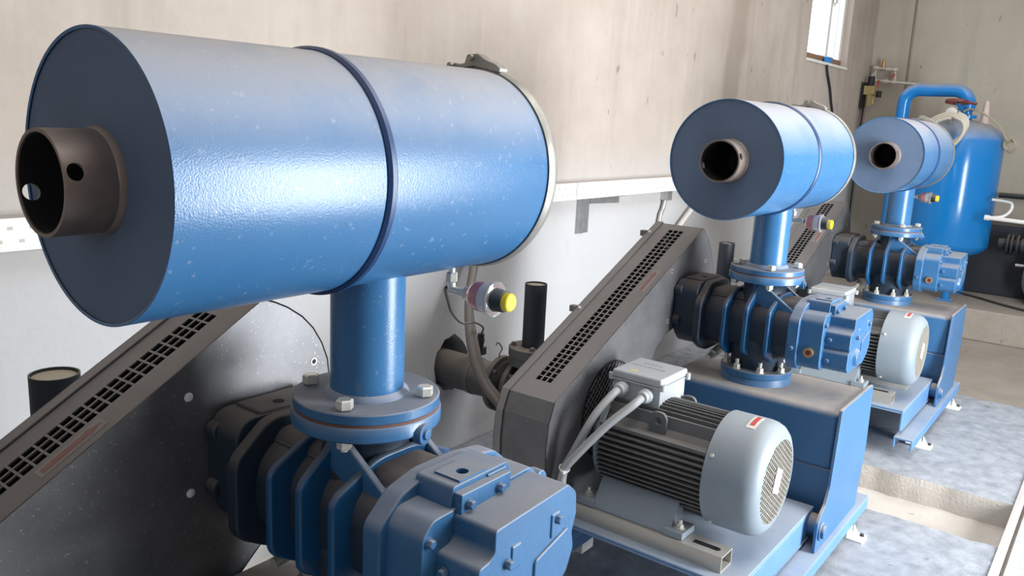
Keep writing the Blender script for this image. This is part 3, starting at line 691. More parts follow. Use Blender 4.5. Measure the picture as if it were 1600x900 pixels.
# ------------------------------------------------------------------ base frames
def make_base():
    t = thing('base_frame', 'blue steel base frame under the nearest blower, almost hidden', 'base frame', (0, 0, PT), 'blue base frames')
    # sound box
    bm = bmn(); box(bm, -0.178, 0.178, -0.352, 0.268, -0.615, -0.41); bx = part(t, 'silencer_box', bm, 'frame', bev=0.022, seg=3)
    bm = bmn(); box(bm, -0.172, 0.172, -0.350, 0.266, -0.84, -0.61); part(t, 'lower_box', bm, 'frame', bev=0.006, under=bx)
    # end plates with hinge lug
    poly = [(-0.187, -0.396), (-0.214, -0.655), (-0.240, -0.705), (-0.275, -0.722), (-0.300, -0.745), (-0.302, -0.849), (0.164, -0.849), (0.172, -0.775), (0.205, -0.63), (0.188, -0.396)]
    for y0, y1 in ((-0.362, -0.352), (0.268, 0.278)):
        q_ = poly if y0 < 0 else [(x_, min(z_, -0.56)) for x_, z_ in poly[1:-1]]
        bm = bmn(); prism(bm, round_poly(q_, 0.008, 2), 'y', y0, y1); ep = part(t, 'end_plate', bm, 'frame', bev=0.0015)
    bm = bmn(); cyl(bm, (-0.262, -0.362, -0.785), (-0.262, -0.368, -0.785), 0.030, 28); cyl(bm, (-0.262, -0.368, -0.785), (-0.262, -0.378, -0.785), 0.021, 28); part(t, 'hinge_pin', bm, 'frame', bev=0.002)
    bm = bmn(); cyl(bm, (-0.225, -0.35, -0.785), (-0.225, 0.266, -0.785), 0.036, 28); part(t, 'hinge_tube', bm, 'frame')
    # motor tray
    bm = bmn(); box(bm, -0.850, -0.200, -0.318, 0.262, -0.745, -0.735)
    box(bm, -0.850, -0.200, -0.318, -0.308, -0.832, -0.745); box(bm, -0.850, -0.200, 0.252, 0.262, -0.832, -0.745)
    box(bm, -0.850, -0.842, -0.308, 0.252, -0.752, -0.745); box(bm, -0.210, -0.200, -0.308, 0.252, -0.832, -0.745)
    tr = part(t, 'motor_tray', bm, 'lightblue', bev=0.006, label='light blue motor tray')
    bm = bmn(); box(bm, -0.846, -0.204, -0.321, -0.318, -0.836, -0.830); part(t, 'tray_lip', bm, 'frame', under=tr)
    for xc in (-0.772, -0.470):
        x0, x1, z0, z1, th = xc-0.0375, xc+0.0375, -0.735, -0.687, 0.004
        bm = bmn()
        for (xa, xb, za, zb) in ((x0, x1, z1-th, z1), (x0, x1, z0, z0+th), (x0, x0+th, z0+th, z1-th), (x1-th, x1, z0+th, z1-th)): box(bm, xa, xb, -0.252, 0.262, za, zb)
        rl = part(t, 'slide_rail', bm, 'rail', label='zinc slide rail')
        bm = bmn(); box(bm, xc-0.010, xc+0.010, -0.222, -0.152, z1-0.001, z1+0.0008); cyl(bm, (xc, -0.222, z1-0.001), (xc, -0.222, z1+0.0008), 0.010, 20); part(t, 'rail_slot', bm, 'dark', under=rl)
    # skid channels and feet
    for s in (-1, 1):
        bm = bmn(); ya, yb = (-0.379, -0.300) if s < 0 else (0.272, 0.351)
        box(bm, -0.890, 0.285, ya, yb, -0.858, -0.850); box(bm, -0.890, 0.285, ya, ya+0.007, -0.900, -0.858); box(bm, -0.890, 0.285, yb-0.007, yb, -0.900, -0.858)
        part(t, 'skid_channel', bm, 'lightblue', bev=0.0015)
        for x in (-0.62, 0.12):
            yo = ya if s < 0 else yb; yx = yo-0.040 if s < 0 else yo+0.040
            bm = bmn(); box(bm, x-0.035, x+0.035, min(yo+0.03*-s, yx), max(yo+0.03*-s, yx), PT, PT+0.008)
            box(bm, x-0.035, x+0.035, min(ya, yb)+0.012, max(ya, yb)-0.012, PT+0.008, -0.858)
            prism(bm, [(yo, -0.905), (yo, PT+0.008), (yx*0.6+yo*0.4, PT+0.008)], 'x', x-0.004, x+0.004)
            ft = part(t, 'foot', bm, 'white', label='pale foot bracket')
            bm = hexbolt(bmn(), (x+0.020, yo+0.026*s, PT+0.008), (0, 0, 1), 0.007, 0.010); part(t, 'foot_bolt', bm, 'rubber', under=ft)
    return t
bas = make_base()
dup(bas, S, 'blue steel base frame with tan dusty top under the middle blower')
dup(bas, 2*S, 'blue steel base frame under the farthest blower, by the trench')

# ------------------------------------------------------------------ electric motors
def make_motor():
    t = thing('electric_motor', 'grey finned electric motor in the middle, open fan grille facing right', 'electric motor', (S-0.62, 0.02, -0.687), 'grey electric motors')
    mx, mz = S-0.621, -0.506
    R = 0.160
    bm = bmn(); cyl(bm, (mx, -0.165, mz), (mx, 0.188, mz), 0.136, 48)
    for i in range(11):                                  # side fins, horizontal
        z = -0.105+i*0.0165; w_ = math.sqrt(R*R-z*z)
        for s in (-1, 1): box(bm, mx+s*0.10 if s > 0 else mx-w_, mx+w_ if s > 0 else mx-0.10, -0.160, 0.188, mz+z-0.0022, mz+z+0.0022)
    for i in range(-4, 5):                               # top fins, upright
        x = i*0.0165; h = math.sqrt(R*R-x*x); box(bm, mx+x-0.0022, mx+x+0.0022, -0.160, 0.188, mz+0.10, mz+h)
    for i in range(-3, 4):
        x = i*0.018; h = math.sqrt(R*R-x*x); box(bm, mx+x-0.0022, mx+x+0.0022, -0.160, 0.188, mz-h, mz-0.10)
    for s in (-1, 1):                                    # flat shoulder ledges
        box(bm, mx+min(s*0.085, s*0.142), mx+max(s*0.085, s*0.142), -0.162, 0.19, mz+0.074, mz+0.084)
        prism(bm, [(mx+s*0.082, mz+0.08), (mx+s*0.096, mz+0.08), (mx+s*0.084, mz+0.135), (mx+s*0.074, mz+0.135)], 'y', -0.162, 0.19)
    hs = part(t, 'finned_housing', bm, 'fins')
    for s in (-1, 1):                                    # lifting lugs
        bm = bmn(); x = mx+s*0.100
        pts = round_poly([(-0.012, mz+0.075), (-0.012, mz+0.135), (0.000, mz+0.150), (0.030, mz+0.150), (0.045, mz+0.135), (0.045, mz+0.075)], 0.012, 4)
        prism(bm, pts, 'x', x-0.006, x+0.006)
        cut = bmn(); cyl(cut, (x-0.03, 0.016, mz+0.122), (x+0.03, 0.016, mz+0.122), 0.011, 20); bm = carve(bm, cut)
        part(t, 'lifting_lug', bm, 'fins', bev=0.0015, under=hs)
    # fan cowl
    bm = lathe(bmn(), (mx, 0, mz), (0, -1, 0), [(0.160, 0.163), (0.160, 0.1695), (0.262, 0.1695), (0.280, 0.167), (0.297, 0.160), (0.309, 0.148), (0.316, 0.133), (0.317, 0.1235), (0.312, 0.1225)], 96)
    # dent-free drip skirt at the bottom
    cw = part(t, 'fan_cowl', bm, 'motor', sharp=60)
    bm = cyl(bmn(), (mx, -0.300, mz), (mx, -0.296, mz), 0.15, 48); part(t, 'fan_disc', bm, 'dark', under=cw)
    bm = bmn()
    for i in range(-9, 10):
        d = i*0.0132; h = math.sqrt(max(0, 0.1235**2-d*d))
        for ang in (0.62, -0.62):
            u = Vector((math.cos(ang), 0, math.sin(ang))); v = Vector((-math.sin(ang), 0, math.cos(ang)))
            o_ = Vector((mx, -0.3155, mz))+v*d; tube(bm, [o_-u*h, o_+u*h], 0.0010, 5, flat=True)
    part(t, 'fan_grille', bm, 'grille', under=cw, label='pale wire fan grille')
    bm = bmn(); prism(bm, [(mx-0.012, mz+0.048), (mx+0.036, mz+0.026), (mx+0.012, mz-0.042), (mx-0.036, mz-0.020)], 'y', -0.3195, -0.3175); part(t, 'grille_label', bm, 'label', under=cw)
    # arrow sticker lying on the cowl
    def on_cowl(ang, y, h): return Vector((mx+(0.1695+h)*math.sin(ang), y, mz+(0.1695+h)*math.cos(ang)))
    def patch(a0, a1, y0, y1, h, n=6):
        b_ = bmn(); rows_ = []
        for i in range(n+1):
            an = a0+(a1-a0)*i/n; rows_.append([b_.verts.new(on_cowl(an, y0, h)), b_.verts.new(on_cowl(an, y1, h)), b_.verts.new(on_cowl(an, y1, h-0.0006)), b_.verts.new(on_cowl(an, y0, h-0.0006))])
        for p, q in zip(rows_, rows_[1:]):
            for k in range(4): b_.faces.new((p[k], p[(k+1) % 4], q[(k+1) % 4], q[k]))
        b_.faces.new(rows_[0]); b_.faces.new(rows_[-1][::-1]); return b_
    part(t, 'sticker', patch(-0.36, 0.10, -0.258, -0.230, 0.001), 'label', under=cw)
    part(t, 'red_stripe', patch(-0.28, 0.08, -0.251, -0.238, 0.0018), 'red', under=cw)
    for an in (-1.05, -2.4, 1.05):
        p = on_cowl(an, -0.178, -0.002); bm = hexbolt(bmn(), p, (math.sin(an), 0, math.cos(an)), 0.006, 0.008); part(t, 'cowl_screw', bm, 'zinc', under=cw)
    # drive end shield and shaft
    bm = lathe(bmn(), (mx, 0, mz), (0, 1, 0), [(0.185, 0.145), (0.186, 0.150), (0.205, 0.146), (0.222, 0.10), (0.235, 0.06), (0.235, 0.0)], 64); part(t, 'end_shield', bm, 'motor')
    bm = cyl(bmn(), (mx, 0.23, mz), (mx, 0.279, mz), 0.024, 32); part(t, 'shaft', bm, 'steel')
    # feet
    for s in (-1, 1):
        bm = bmn(); X = lambda v: mx+s*v
        prism(bm, [(X(0.085), -0.605), (X(0.118), -0.588), (X(0.172), -0.672), (X(0.178), -0.686), (X(0.100), -0.686)], 'y', -0.085, 0.175)
        for y0 in (-0.128, 0.168): box(bm, min(X(0.10), X(0.182)), max(X(0.10), X(0.182)), y0, y0+0.06, -0.686, -0.665)
        f_ = part(t, 'foot', bm, 'motor', bev=0.002)
        for y in (-0.105, 0.205):
            bm = hexbolt(bmn(), (X(0.150), y, -0.665), (0, 0, 1), 0.011, 0.014, 0.012); part(t, 'foot_bolt', bm, 'zinc', under=f_, sharp=20)
    # terminal box
    jx0, jx1, jy0, jy1 = S-0.685, S-0.505, 0.035, 0.205
    bm = bmn(); box(bm, jx0+0.006, jx1-0.006, jy0+0.004, jy1-0.004, mz+0.135, -0.305); box(bm, jx0, jx1, jy0, jy1, -0.305, -0.300)
    tb = part(t, 'terminal_box', bm, 'jbox', bev=0.004)
    bm = bmn(); box(bm, jx0, jx1, jy0, jy1, -0.300, -0.274); lid = part(t, 'box_lid', bm, 'jbox', bev=0.007, seg=3, under=tb)
    for (x, y) in ((jx0+0.006, jy0-0.003), (jx1-0.006, jy0-0.003), (jx0+0.006, jy1+0.003), (jx1-0.006, jy1+0.003)):
        bm = cyl(bmn(), (x, y, -0.308), (x, y, -0.288), 0.009, 16); part(t, 'box_screw', bm, 'jbox', under=tb, bev=0.001)
    bm = bmn(); prism(bm, [(jx0+0.022, 0.160), (jx0+0.022, 0.128), (jx0+0.048, 0.144)], 'z', -0.2742, -0.2734); part(t, 'warning_triangle', bm, 'paleyellow', under=tb, label='pale yellow warning triangle')
    bm = bmn(); random.seed(4); y = 0.182
    while y > 0.075:                                     # faint raised lettering, unreadable at this size
        wv = random.uniform(0.004, 0.009); box(bm, jx0+0.088, jx0+0.088+random.choice((0.010, 0.013, 0.015)), y-wv, y, -0.2742, -0.2733); y -= wv+0.004
    y = 0.160
    while y > 0.10:
        wv = random.uniform(0.004, 0.009); box(bm, jx0+0.122, jx0+0.122+random.choice((0.008, 0.010)), y-wv, y, -0.2742, -0.2733); y -= wv+0.004
    part(t, 'embossed_lettering', bm, 'emboss', under=tb)
    for gy, gz in ((0.160, -0.326), (0.078, -0.330)):
        bm = lathe(bmn(), (jx0+0.006, gy, gz), (-1, 0, 0), [(0, 0.0), (0, 0.019), (0.012, 0.019), (0.012, 0.0225), (0.026, 0.0225), (0.028, 0.020), (0.040, 0.017), (0.042, 0.011), (0.042, 0)], 14); part(t, 'cable_gland', bm, 'jbox', sharp=25)
    return t
mot = make_motor()
dup(mot, S, 'grey finned electric motor farthest away, half hidden by the middle gear cover')
dup(mot, -S, 'grey finned electric motor of the nearest blower, below the picture')

def cable_set(dx, labels, grp):
    gx = S-0.685-0.036
    A = single('power_cable', labels[0], 'cable', tube(bmn(), [(gx+dx-0.0015, 0.160, -0.326), (gx+dx-0.03, 0.163, -0.336), (gx+dx-0.09, 0.185, -0.395), (S-0.845+dx, 0.222, -0.500), (S-0.862+dx, 0.243, -0.560), (S-0.882+dx, 0.248, -0.640), (S-0.91+dx, 0.246, -0.75), (S-0.925+dx, 0.240, PT+0.016)], 0.0125, 14), 'cable', (gx+dx, 0.16, -0.326), grp)
    B = single('power_cable', labels[1], 'cable', tube(bmn(), [(gx+dx-0.0015, 0.078, -0.330), (gx+dx-0.04, 0.085, -0.345), (gx+dx-0.09, 0.135, -0.405), (S-0.872+dx, 0.205, -0.510), (S-0.886+dx, 0.230, -0.560), (S-0.908+dx, 0.220, -0.640), (S-0.935+dx, 0.212, -0.75), (S-0.95+dx, 0.20, PT+0.016)], 0.0125, 14), 'cable', (gx+dx, 0.078, -0.330), grp)
    return A, B
cable_set(0, ('grey power cable from the upper gland of the middle motor box, farther of the pair', 'grey power cable from the right gland of the middle motor box, nearer of the pair'), 'power cables of the middle motor')
cable_set(S, ('grey power cable from the left gland of the farthest motor box', 'grey power cable from the right gland of the farthest motor box'), 'power cables of the farthest motor')
c_ = Vector((S-0.8725, 0.2365, -0.553)); u_ = Vector((0.024, 0.015, 0)).normalized(); v_ = Vector((-0.015, 0.024, 0.004)).normalized()
bm = tube(bmn(), [c_+u_*(0.029*math.cos(2*PI*i/24))+v_*(0.0155*math.sin(2*PI*i/24)) for i in range(25)], 0.0022, 6, flat=True)
h_ = c_-u_*0.030; box(bm, h_.x-0.008, h_.x+0.003, h_.y-0.004, h_.y+0.004, h_.z-0.004, h_.z+0.004)
single('cable_tie', 'white cable tie around the two grey motor cables', 'cable tie', bm, 'white', c_)

# ------------------------------------------------------------------ discharge pipes behind the guards
def discharge(x, ztop, label, rv=0.043, zp=-0.585, y0=0.78, full=True):
    t = thing('discharge_pipe', label, 'pipe', (x, y0, zp-0.1), 'dark discharge pipes at the wall')
    bm = lathe(bmn(), (x, 0, zp), (0, 1, 0), [(0.94, 0.05), (0.94, 0.075), (YW+0.22, 0.075), (YW+0.22, 0.05)], 48); part(t, 'wall_pipe', bm, 'dustypipe')
    for y in (0.925, 0.845):
        bm = lathe(bmn(), (x, y-0.011, zp), (0, 1, 0), [(0, 0.04), (0, 0.112), (0.002, 0.114), (0.020, 0.114), (0.022, 0.112), (0.022, 0.04)], 56); fl = part(t, 'flange', bm, 'dustypipe')
        for i in range(6):
            a = i*PI/3+0.3; bm = hexbolt(bmn(), (x+0.096*math.cos(a), y-0.011, zp+0.096*math.sin(a)), (0, -1, 0), 0.009, 0.014); part(t, 'flange_bolt', bm, 'dustypipe', under=fl)
    prof = [(0.856, 0.06)]
    for i in range(3): prof += [(0.862+i*0.018, 0.088), (0.871+i*0.018, 0.099), (0.880+i*0.018, 0.088)]
    bm = lathe(bmn(), (x, 0, zp), (0, 1, 0), prof, 48); part(t, 'rubber_bellows', bm, 'rubber')
    bm = lathe(bmn(), (x, 0, zp), (0, 1, 0), [(0.60, 0.0), (0.60, 0.07), (0.835, 0.07)], 40); lathe(bm, (x, y0, 0), (0, 0, 1), [(zp, 0.055), (ztop-0.32, 0.055)], 36); part(t, 'tee_body', bm, 'darkpipe')
    bm = lathe(bmn(), (x, y0, 0), (0, 0, 1), [(ztop-0.285, 0.03), (ztop-0.285, 0.094), (ztop-0.252, 0.094), (ztop-0.250, 0.092), (ztop-0.250, 0.03)], 56); lathe(bm, (x, y0, 0), (0, 0, 1), [(ztop-0.32, 0.03), (ztop-0.32, 0.09), (ztop-0.287, 0.09), (ztop-0.287, 0.03)], 56)
    part(t, 'valve_flange', bm, 'dustypipe')
    bm = lathe(bmn(), (x, y0, 0), (0, 0, 1), [(ztop-0.25, 0.04), (ztop-0.25, rv), (ztop, rv), (ztop, rv-0.004), (ztop-0.012, rv-0.004), (ztop-0.012, 0)], 40); vp = part(t, 'relief_pipe', bm, 'darkpipe')
    bm = cyl(bmn(), (x, y0, ztop-0.013), (x, y0, ztop-0.006), rv-0.005, 32); part(t, 'dust_plug', bm, 'beige', under=vp)
    for i in range(4):
        a = i*PI/2+0.6; bm = hexbolt(bmn(), (x+0.075*math.cos(a), y0+0.075*math.sin(a), ztop-0.250), (0, 0, 1), 0.010, 0.014); part(t, 'valve_bolt', bm, 'dustypipe')
    return t
discharge(1.597, -0.150, 'dark discharge pipe with upright stub coming out of the wall behind the middle guard')
discharge(3.42, -0.160, 'dark upright relief pipe right of the middle guard, under the middle silencer')
discharge(-0.175, -0.112, 'dark pipe end just showing above the nearest guard at left', rv=0.05)
bm = bmn(); tube(bm, [(1.575, 0.925, -0.472), (1.576, 0.924, -0.455), (1.590, 0.924, -0.440), (1.574, 0.924, -0.418), (1.556, 0.924, -0.408), (1.548, 0.922, -0.418)], 0.0025, 6)
single('wire_hook', 'thin bent wire hook standing on the pipe flange by the wall', 'hook', bm, 'rubber', (1.575, 0.925, -0.472))

# conduits in front of the wall pipe
for k, lab in enumerate(('brown grey hose hanging past the wall pipe, left of the pair', 'brown grey hose hanging past the wall pipe, right of the pair')):
    pts = [(1.72, 1.178, 0.075), (1.66, 1.150, -0.02), (1.60, 1.10, -0.135), (1.52, 1.05, -0.255), (1.436, 0.96, -0.40), (1.415, 0.87, -0.535), (1.455, 0.74, -0.66), (1.56, 0.66, -0.74), (1.63, 0.63, PT+0.02)]
    if k: pts = [(1.765, 1.178, 0.075), (1.705, 1.165, -0.02), (1.645, 1.13, -0.135), (1.565, 1.085, -0.255), (1.480, 0.980, -0.40), (1.455, 0.885, -0.545), (1.500, 0.74, -0.66), (1.615, 0.66, -0.73), (1.69, 0.63, PT+0.02)]
    bm = tube(bmn(), pts, 0.0165, 12, 10)
    single('flexible_conduit', lab, 'hose', bm, 'conduit', (1.60, 1.11, PT), 'hoses past the wall pipe')
# pressure sensor on the wall pipe
t = thing('pressure_sensor', 'small black sensor plug with thin lead on top of the wall pipe', 'sensor', (1.58, 1.05, -0.51))
bm = bmn(); cyl(bm, (1.60, 1.06, -0.506), (1.60, 1.06, -0.485), 0.015, 16); box(bm, 1.575, 1.612, 1.020, 1.074, -0.488, -0.455); part(t, 'body', bm, 'rubber', bev=0.003)
bm = bmn(); cyl(bm, (1.58, 1.03, -0.465), (1.58, 1.027, -0.395), 0.014, 16); cyl(bm, (1.58, 1.03, -0.435), (1.58, 1.028, -0.415), 0.0165, 16); part(t, 'plug', bm, 'rubber')
bm = bmn(); tube(bm, [(1.582, 1.027, -0.396), (1.545, 0.99, -0.357), (1.382, 0.90, -0.291), (1.096, 0.72, -0.209), (0.792, 0.50, -0.086), (0.487, 0.25, 0.041), (0.240, 0.04, 0.139), (0.228, 0.018, 0.146)], 0.0035, 8); part(t, 'lead', bm, 'rubber')
bm = lathe(bmn(), (1.597, 1.06, -0.585), (0, 1, 0), [(-0.012, 0.0762), (-0.012, 0.0785), (0.012, 0.0785), (0.012, 0.0762)], 40, closed=True); part(t, 'pipe_strap', bm, 'conduit')

# ------------------------------------------------------------------ cable trunking on the left wall
t = thing('cable_trunking', 'white slotted cable trunking running along the left wall', 'cable trunking', (1.5, YW-0.05, 0.10))
bm = bmn(); TX0, TX1 = -2.5, 4.35
for (x0, x1) in ((TX0, 2.40), (2.404, TX1)):
    box(bm, x0, x1, YW-0.062, YW-0.058, 0.100, 0.172); box(bm, x0, x1, YW-0.062, YW-0.001, 0.096, 0.100); box(bm, x0, x1, YW-0.062, YW-0.001, 0.172, 0.176)
part(t, 'channel', bm, 'trunk')
bm = bmn(); i = 0; x = -0.5
while x < TX1-0.05:
    for r in range(2):
        z = 0.152-r*0.032; xo = x+(0.025 if r else 0); box(bm, xo-0.006, xo+0.006, YW-0.0626, YW-0.0615, z-0.004, z+0.004)
    x += 0.05
part(t, 'slots', bm, 'dot')['kind'] = 'stuff'
for xb in (2.50, -1.1):
    t2 = thing('wall_bracket', 'galvanised bracket under the white trunking, between the two front silencers' if xb > 0 else 'galvanised bracket under the white trunking, beyond the left edge', 'bracket', (xb, YW-0.02, -0.08), 'trunking brackets')
    bm = bmn(); box(bm, xb, xb+0.115, YW-0.004, YW-0.0005, -0.085, 0.094); box(bm, xb+0.035, xb+0.039, YW-0.020, YW-0.004, -0.085, 0.094); part(t2, 'upright', bm, 'steel')
    bm = bmn(); prism(bm, [(xb+0.115, 0.094), (xb+0.40, 0.094), (xb+0.40, 0.050), (xb+0.115, 0.060)], 'y', YW-0.010, YW-0.006); box(bm, xb+0.10, xb+0.40, YW-0.045, YW-0.006, 0.090, 0.094); part(t2, 'arm', bm, 'steel')
t2 = thing('wall_conduit', 'grey conduit drop below the trunking left of the middle silencer', 'conduit', (3.38, YW-0.02, -0.4))
bm = bmn(); tube(bm, [(3.42, YW-0.02, 0.094), (3.40, YW-0.02, 0.0), (3.36, YW-0.02, -0.10), (3.34, YW-0.02, -0.5)], 0.012, 10); part(t2, 'tube', bm, 'steel')
bm = bmn(); box(bm, 3.39, 3.45, YW-0.045, YW-0.002, 0.04, 0.094); part(t2, 'clip', bm, 'steel')
bm = bmn(); tube(bm, [(3.86, YW-0.03, 0.03), (3.60, YW-0.03, -0.13), (3.45, YW-0.03, -0.24)], 0.016, 10); single('conduit_strut', 'slanting pale strut against the wall above the middle guard', 'conduit', bm, 'trunk', (3.6, YW-0.03, -0.13))

# ------------------------------------------------------------------ receiver tank and its fittings
TXc, TYc, TR = 6.68, 0.235, 0.325
t = thing('air_receiver', 'upright bright blue air tank standing before the back wall', 'tank', (TXc, TYc, -0.825))
prof = [(-0.50, 0.0), (-0.495, 0.10), (-0.475, 0.20), (-0.44, 0.275), (-0.405, 0.313), (-0.37, TR), (0.46, TR), (0.50, 0.310), (0.54, 0.275), (0.585, 0.20), (0.615, 0.10), (0.622, 0.0)]
bm = lathe(bmn(), (TXc, TYc, 0), (0, 0, 1), prof, 96); part(t, 'vessel', bm, 'tank', sharp=60)
for i in range(3):
    a = 3.6+i*2*PI/3; cx_, cy_ = TXc+0.25*math.cos(a), TYc+0.25*math.sin(a)
    bm = bmn(); cyl(bm, (cx_, cy_, -0.825), (cx_, cy_, -0.42), 0.032, 24); box(bm, cx_-0.06, cx_+0.06, cy_-0.06, cy_+0.06, -0.825, -0.815); part(t, 'leg', bm, 'tank')
bm = bmn(); cyl(bm, (6.65, 0.205, 0.60), (6.65, 0.205, 0.632), 0.04, 24); lathe(bm, (6.65, 0.205, 0), (0, 0, 1), [(0.628, 0.02), (0.628, 0.072), (0.640, 0.072), (0.640, 0.02)], 32); part(t, 'top_nozzle', bm, 'tank')
bm = bmn(); lathe(bm, (TXc+0.0, TYc-0.155, 0), (0, 0, 1), [(0.56, 0.035), (0.60, 0.035), (0.62, 0.030), (0.66, 0.028), (0.76, 0.018), (0.77, 0.012), (0.775, 0)], 24); part(t, 'safety_valve', bm, 'pinkwhite', label='pinkish white cone-shaped valve')
bm = bmn(); cyl(bm, (6.46, 0.285, 0.53), (6.46, 0.285, 0.64), 0.012, 12); cyl(bm, (6.445, 0.285, 0.665), (6.470, 0.285, 0.665), 0.045, 32); pg = part(t, 'pressure_gauge', bm, 'steel')
bm = cyl(bmn(), (6.4435, 0.285, 0.665), (6.4455, 0.285, 0.665), 0.040, 32); part(t, 'gauge_dial', bm, 'white', under=pg, label='white gauge dial')
# riser pipe
t = thing('riser_pipe', 'bright blue bent pipe arching over to the tank top', 'pipe', (6.66, 0.69, -0.825))
bm = bmn(); r_ = 0.052
pts = [(6.66, 0.69, -0.80), (6.66, 0.69, -0.2), (6.66, 0.69, 0.45), (6.66, 0.69, 0.70)]
arc1 = [(6.66, 0.69-0.11*(1-math.cos(a)), 0.735+0.11*math.sin(a)) for a in [PI/2*i/8 for i in range(9)]]
arc2 = [(6.65, 0.315-0.11*math.sin(a)+0.0, 0.735+0.11*math.cos(a)) for a in [PI/2*i/8 for i in range(9)]]
tube(bm, pts+arc1+arc2+[(6.65, 0.205, 0.706)], r_, 24, flat=True)
part(t, 'bent_pipe', bm, 'tank')
bm = bmn(); box(bm, 6.57, 6.75, 0.60, 0.78, -0.825, -0.80); part(t, 'floor_plate', bm, 'tank')
# valve with handwheel under the pipe end
t = thing('stop_valve', 'stop valve with red brown handwheel on the tank top', 'valve', (6.62, 0.25, 0.70))
bm = bmn(); lathe(bm, (6.65, 0.205, 0), (0, 0, 1), [(0.641, 0.0), (0.641, 0.072), (0.653, 0.072), (0.66, 0.035), (0.685, 0.035), (0.692, 0.072), (0.704, 0.072), (0.704, 0)], 28); cyl(bm, (6.60, 0.220, 0.672), (6.49, 0.260, 0.742), 0.014, 14); part(t, 'valve_body', bm, 'tank')
bm = bmn(); lathe(bm, (6.485, 0.262, 0.750), (0.15, 0, 1), [(-0.010, 0.070), (-0.010, 0.086), (0.010, 0.086), (0.010, 0.070)], 32, closed=True)
for i in range(4):
    a = i*PI/2+0.4; tube(bm, [(6.485, 0.262, 0.750), (6.485+0.076*math.cos(a), 0.262+0.076*math.sin(a), 0.750-0.011*math.cos(a))], 0.009, 8, flat=True)
tube(bm, [(6.485, 0.262, 0.750), (6.475, 0.20, 0.748), (6.465, 0.12, 0.738)], 0.012, 8)
part(t, 'handwheel', bm, 'handwheel')
# hoses hung on the tank
hp = []
for k in range(3):
    o_ = 0.018*k
    for i in range(20):
        a = 2*PI*i/20+2.2
        hp.append((6.325+0.06*math.cos(a)-0.02*k, 0.315+(0.185-o_*0.6)*math.cos(a)-o_*0.3, 0.517-o_+0.130*math.sin(a)-0.35*(0.185*math.cos(a))*0.9+0.0))
bm = tube(bmn(), hp, 0.0125, 10, 3)
single('air_hose', 'coil of cream white hose hung on the left shoulder of the tank', 'hose', bm, 'cream', (6.34, 0.32, 0.40))
hp = [(6.55, 0.22, 0.68), (6.54, 0.16, 0.70), (6.52, 0.05, 0.655), (6.52, -0.06, 0.565), (6.53, -0.115, 0.47)]
for k in range(3):
    for i in range(14):
        a = PI/2+2*PI*i/14; hp.append((6.56+0.012*k, -0.130+0.035*math.cos(a)-0.010*k, 0.445+0.045*math.sin(a)-0.012*k))
bm = tube(bmn(), hp, 0.0075, 8, 3)
single('beige_hose', 'thin beige hose looped over the right shoulder of the tank', 'hose', bm, 'beige', (6.53, -0.115, 0.45))

# ------------------------------------------------------------------ regulator and small pipework in the corner
t = thing('filter_regulator', 'brass air filter regulator high on the wall corner', 'regulator', (7.32, YW-0.02, 0.75))
fy = YW-0.075
bm = bmn(); box(bm, 7.21, 7.33, fy-0.045, fy+0.05, 0.82, 0.90); cyl(bm, (7.24, fy, 0.82), (7.24, fy, 0.715), 0.032, 20, 0.026); cyl(bm, (7.30, fy-0.01, 0.82), (7.30, fy-0.01, 0.735), 0.024, 20); part(t, 'bowl', bm, 'gold', bev=0.004)
bm = bmn(); cyl(bm, (7.24, fy, 0.90), (7.24, fy, 0.985), 0.030, 20); cyl(bm, (7.30, fy-0.065, 0.80), (7.30, fy-0.065, 0.86), 0.024, 16); part(t, 'knob', bm, 'rubber', bev=0.004)
bm = bmn(); box(bm, 7.20, 7.33, YW-0.022, YW-0.002, 0.70, 0.93); part(t, 'back_plate', bm, 'rubber')
t = thing('pipework_loop', 'small galvanised bypass pipe loop with red handles by the corner', 'pipework', (7.38, 1.0, 0.90))
px = 7.37
bm = bmn(); tube(bm, [(px+0.03, 1.13, 0.90), (px, 1.13, 0.955), (px, 1.10, 0.955), (px, 0.70, 0.925)], 0.013, 10, flat=True)
tube(bm, [(px, 1.13, 0.955), (px, 1.13, 1.07), (px, 0.96, 1.055), (px, 0.955, 0.945)], 0.013, 10, flat=True)
tube(bm, [(px, 1.13, 1.03), (px, 1.16, 1.00)], 0.011, 8, flat=True)
for y, z in ((1.13, 0.955), (1.13, 1.07), (0.96, 1.055), (0.955, 0.943), (1.03, 0.95), (1.02, 1.06)): cyl(bm, (px, y-0.02, z), (px, y+0.02, z), 0.020, 14)
part(t, 'pipe', bm, 'zinc')
bm = bmn(); cyl(bm, (px, 1.07, 1.07), (px, 1.07, 1.13), 0.016, 14); cyl(bm, (px, 1.07, 1.13), (px, 1.07, 1.15), 0.010, 14); part(t, 'relief_valve', bm, 'brass')
for y, z, dz in ((1.09, 0.955, -0.065), (0.985, 0.99, 0.02)):
    bm = bmn(); tube(bm, [(px-0.02, y, z), (px-0.03, y-0.01, z+dz*0.4), (px-0.03, y-0.03 if dz > 0 else y, z+dz)], 0.010, 8); part(t, 'handle', bm, 'red', label='red valve handle')
bm = bmn(); tube(bm, [(7.30, YW-0.02, 0.72), (7.31, YW-0.015, 0.4), (7.32, YW-0.015, -0.3)], 0.006, 8); single('drain_hose', 'thin black drain hose below the wall regulator', 'hose', bm, 'rubber', (7.3, YW-0.02, -0.3))
bm = bmn(); tube(bm, [(6.09, YW-0.015, 1.0), (6.14, YW-0.015, 0.93), (6.25, YW-0.012, 0.83), (6.33, YW-0.012, 0.72), (6.42, YW-0.012, 0.58), (6.47, YW-0.012, 0.2)], 0.010, 8); single('window_cable', 'black cable hanging down the wall below the window', 'cable', bm, 'rubber', (6.1, YW-0.015, 0.2))
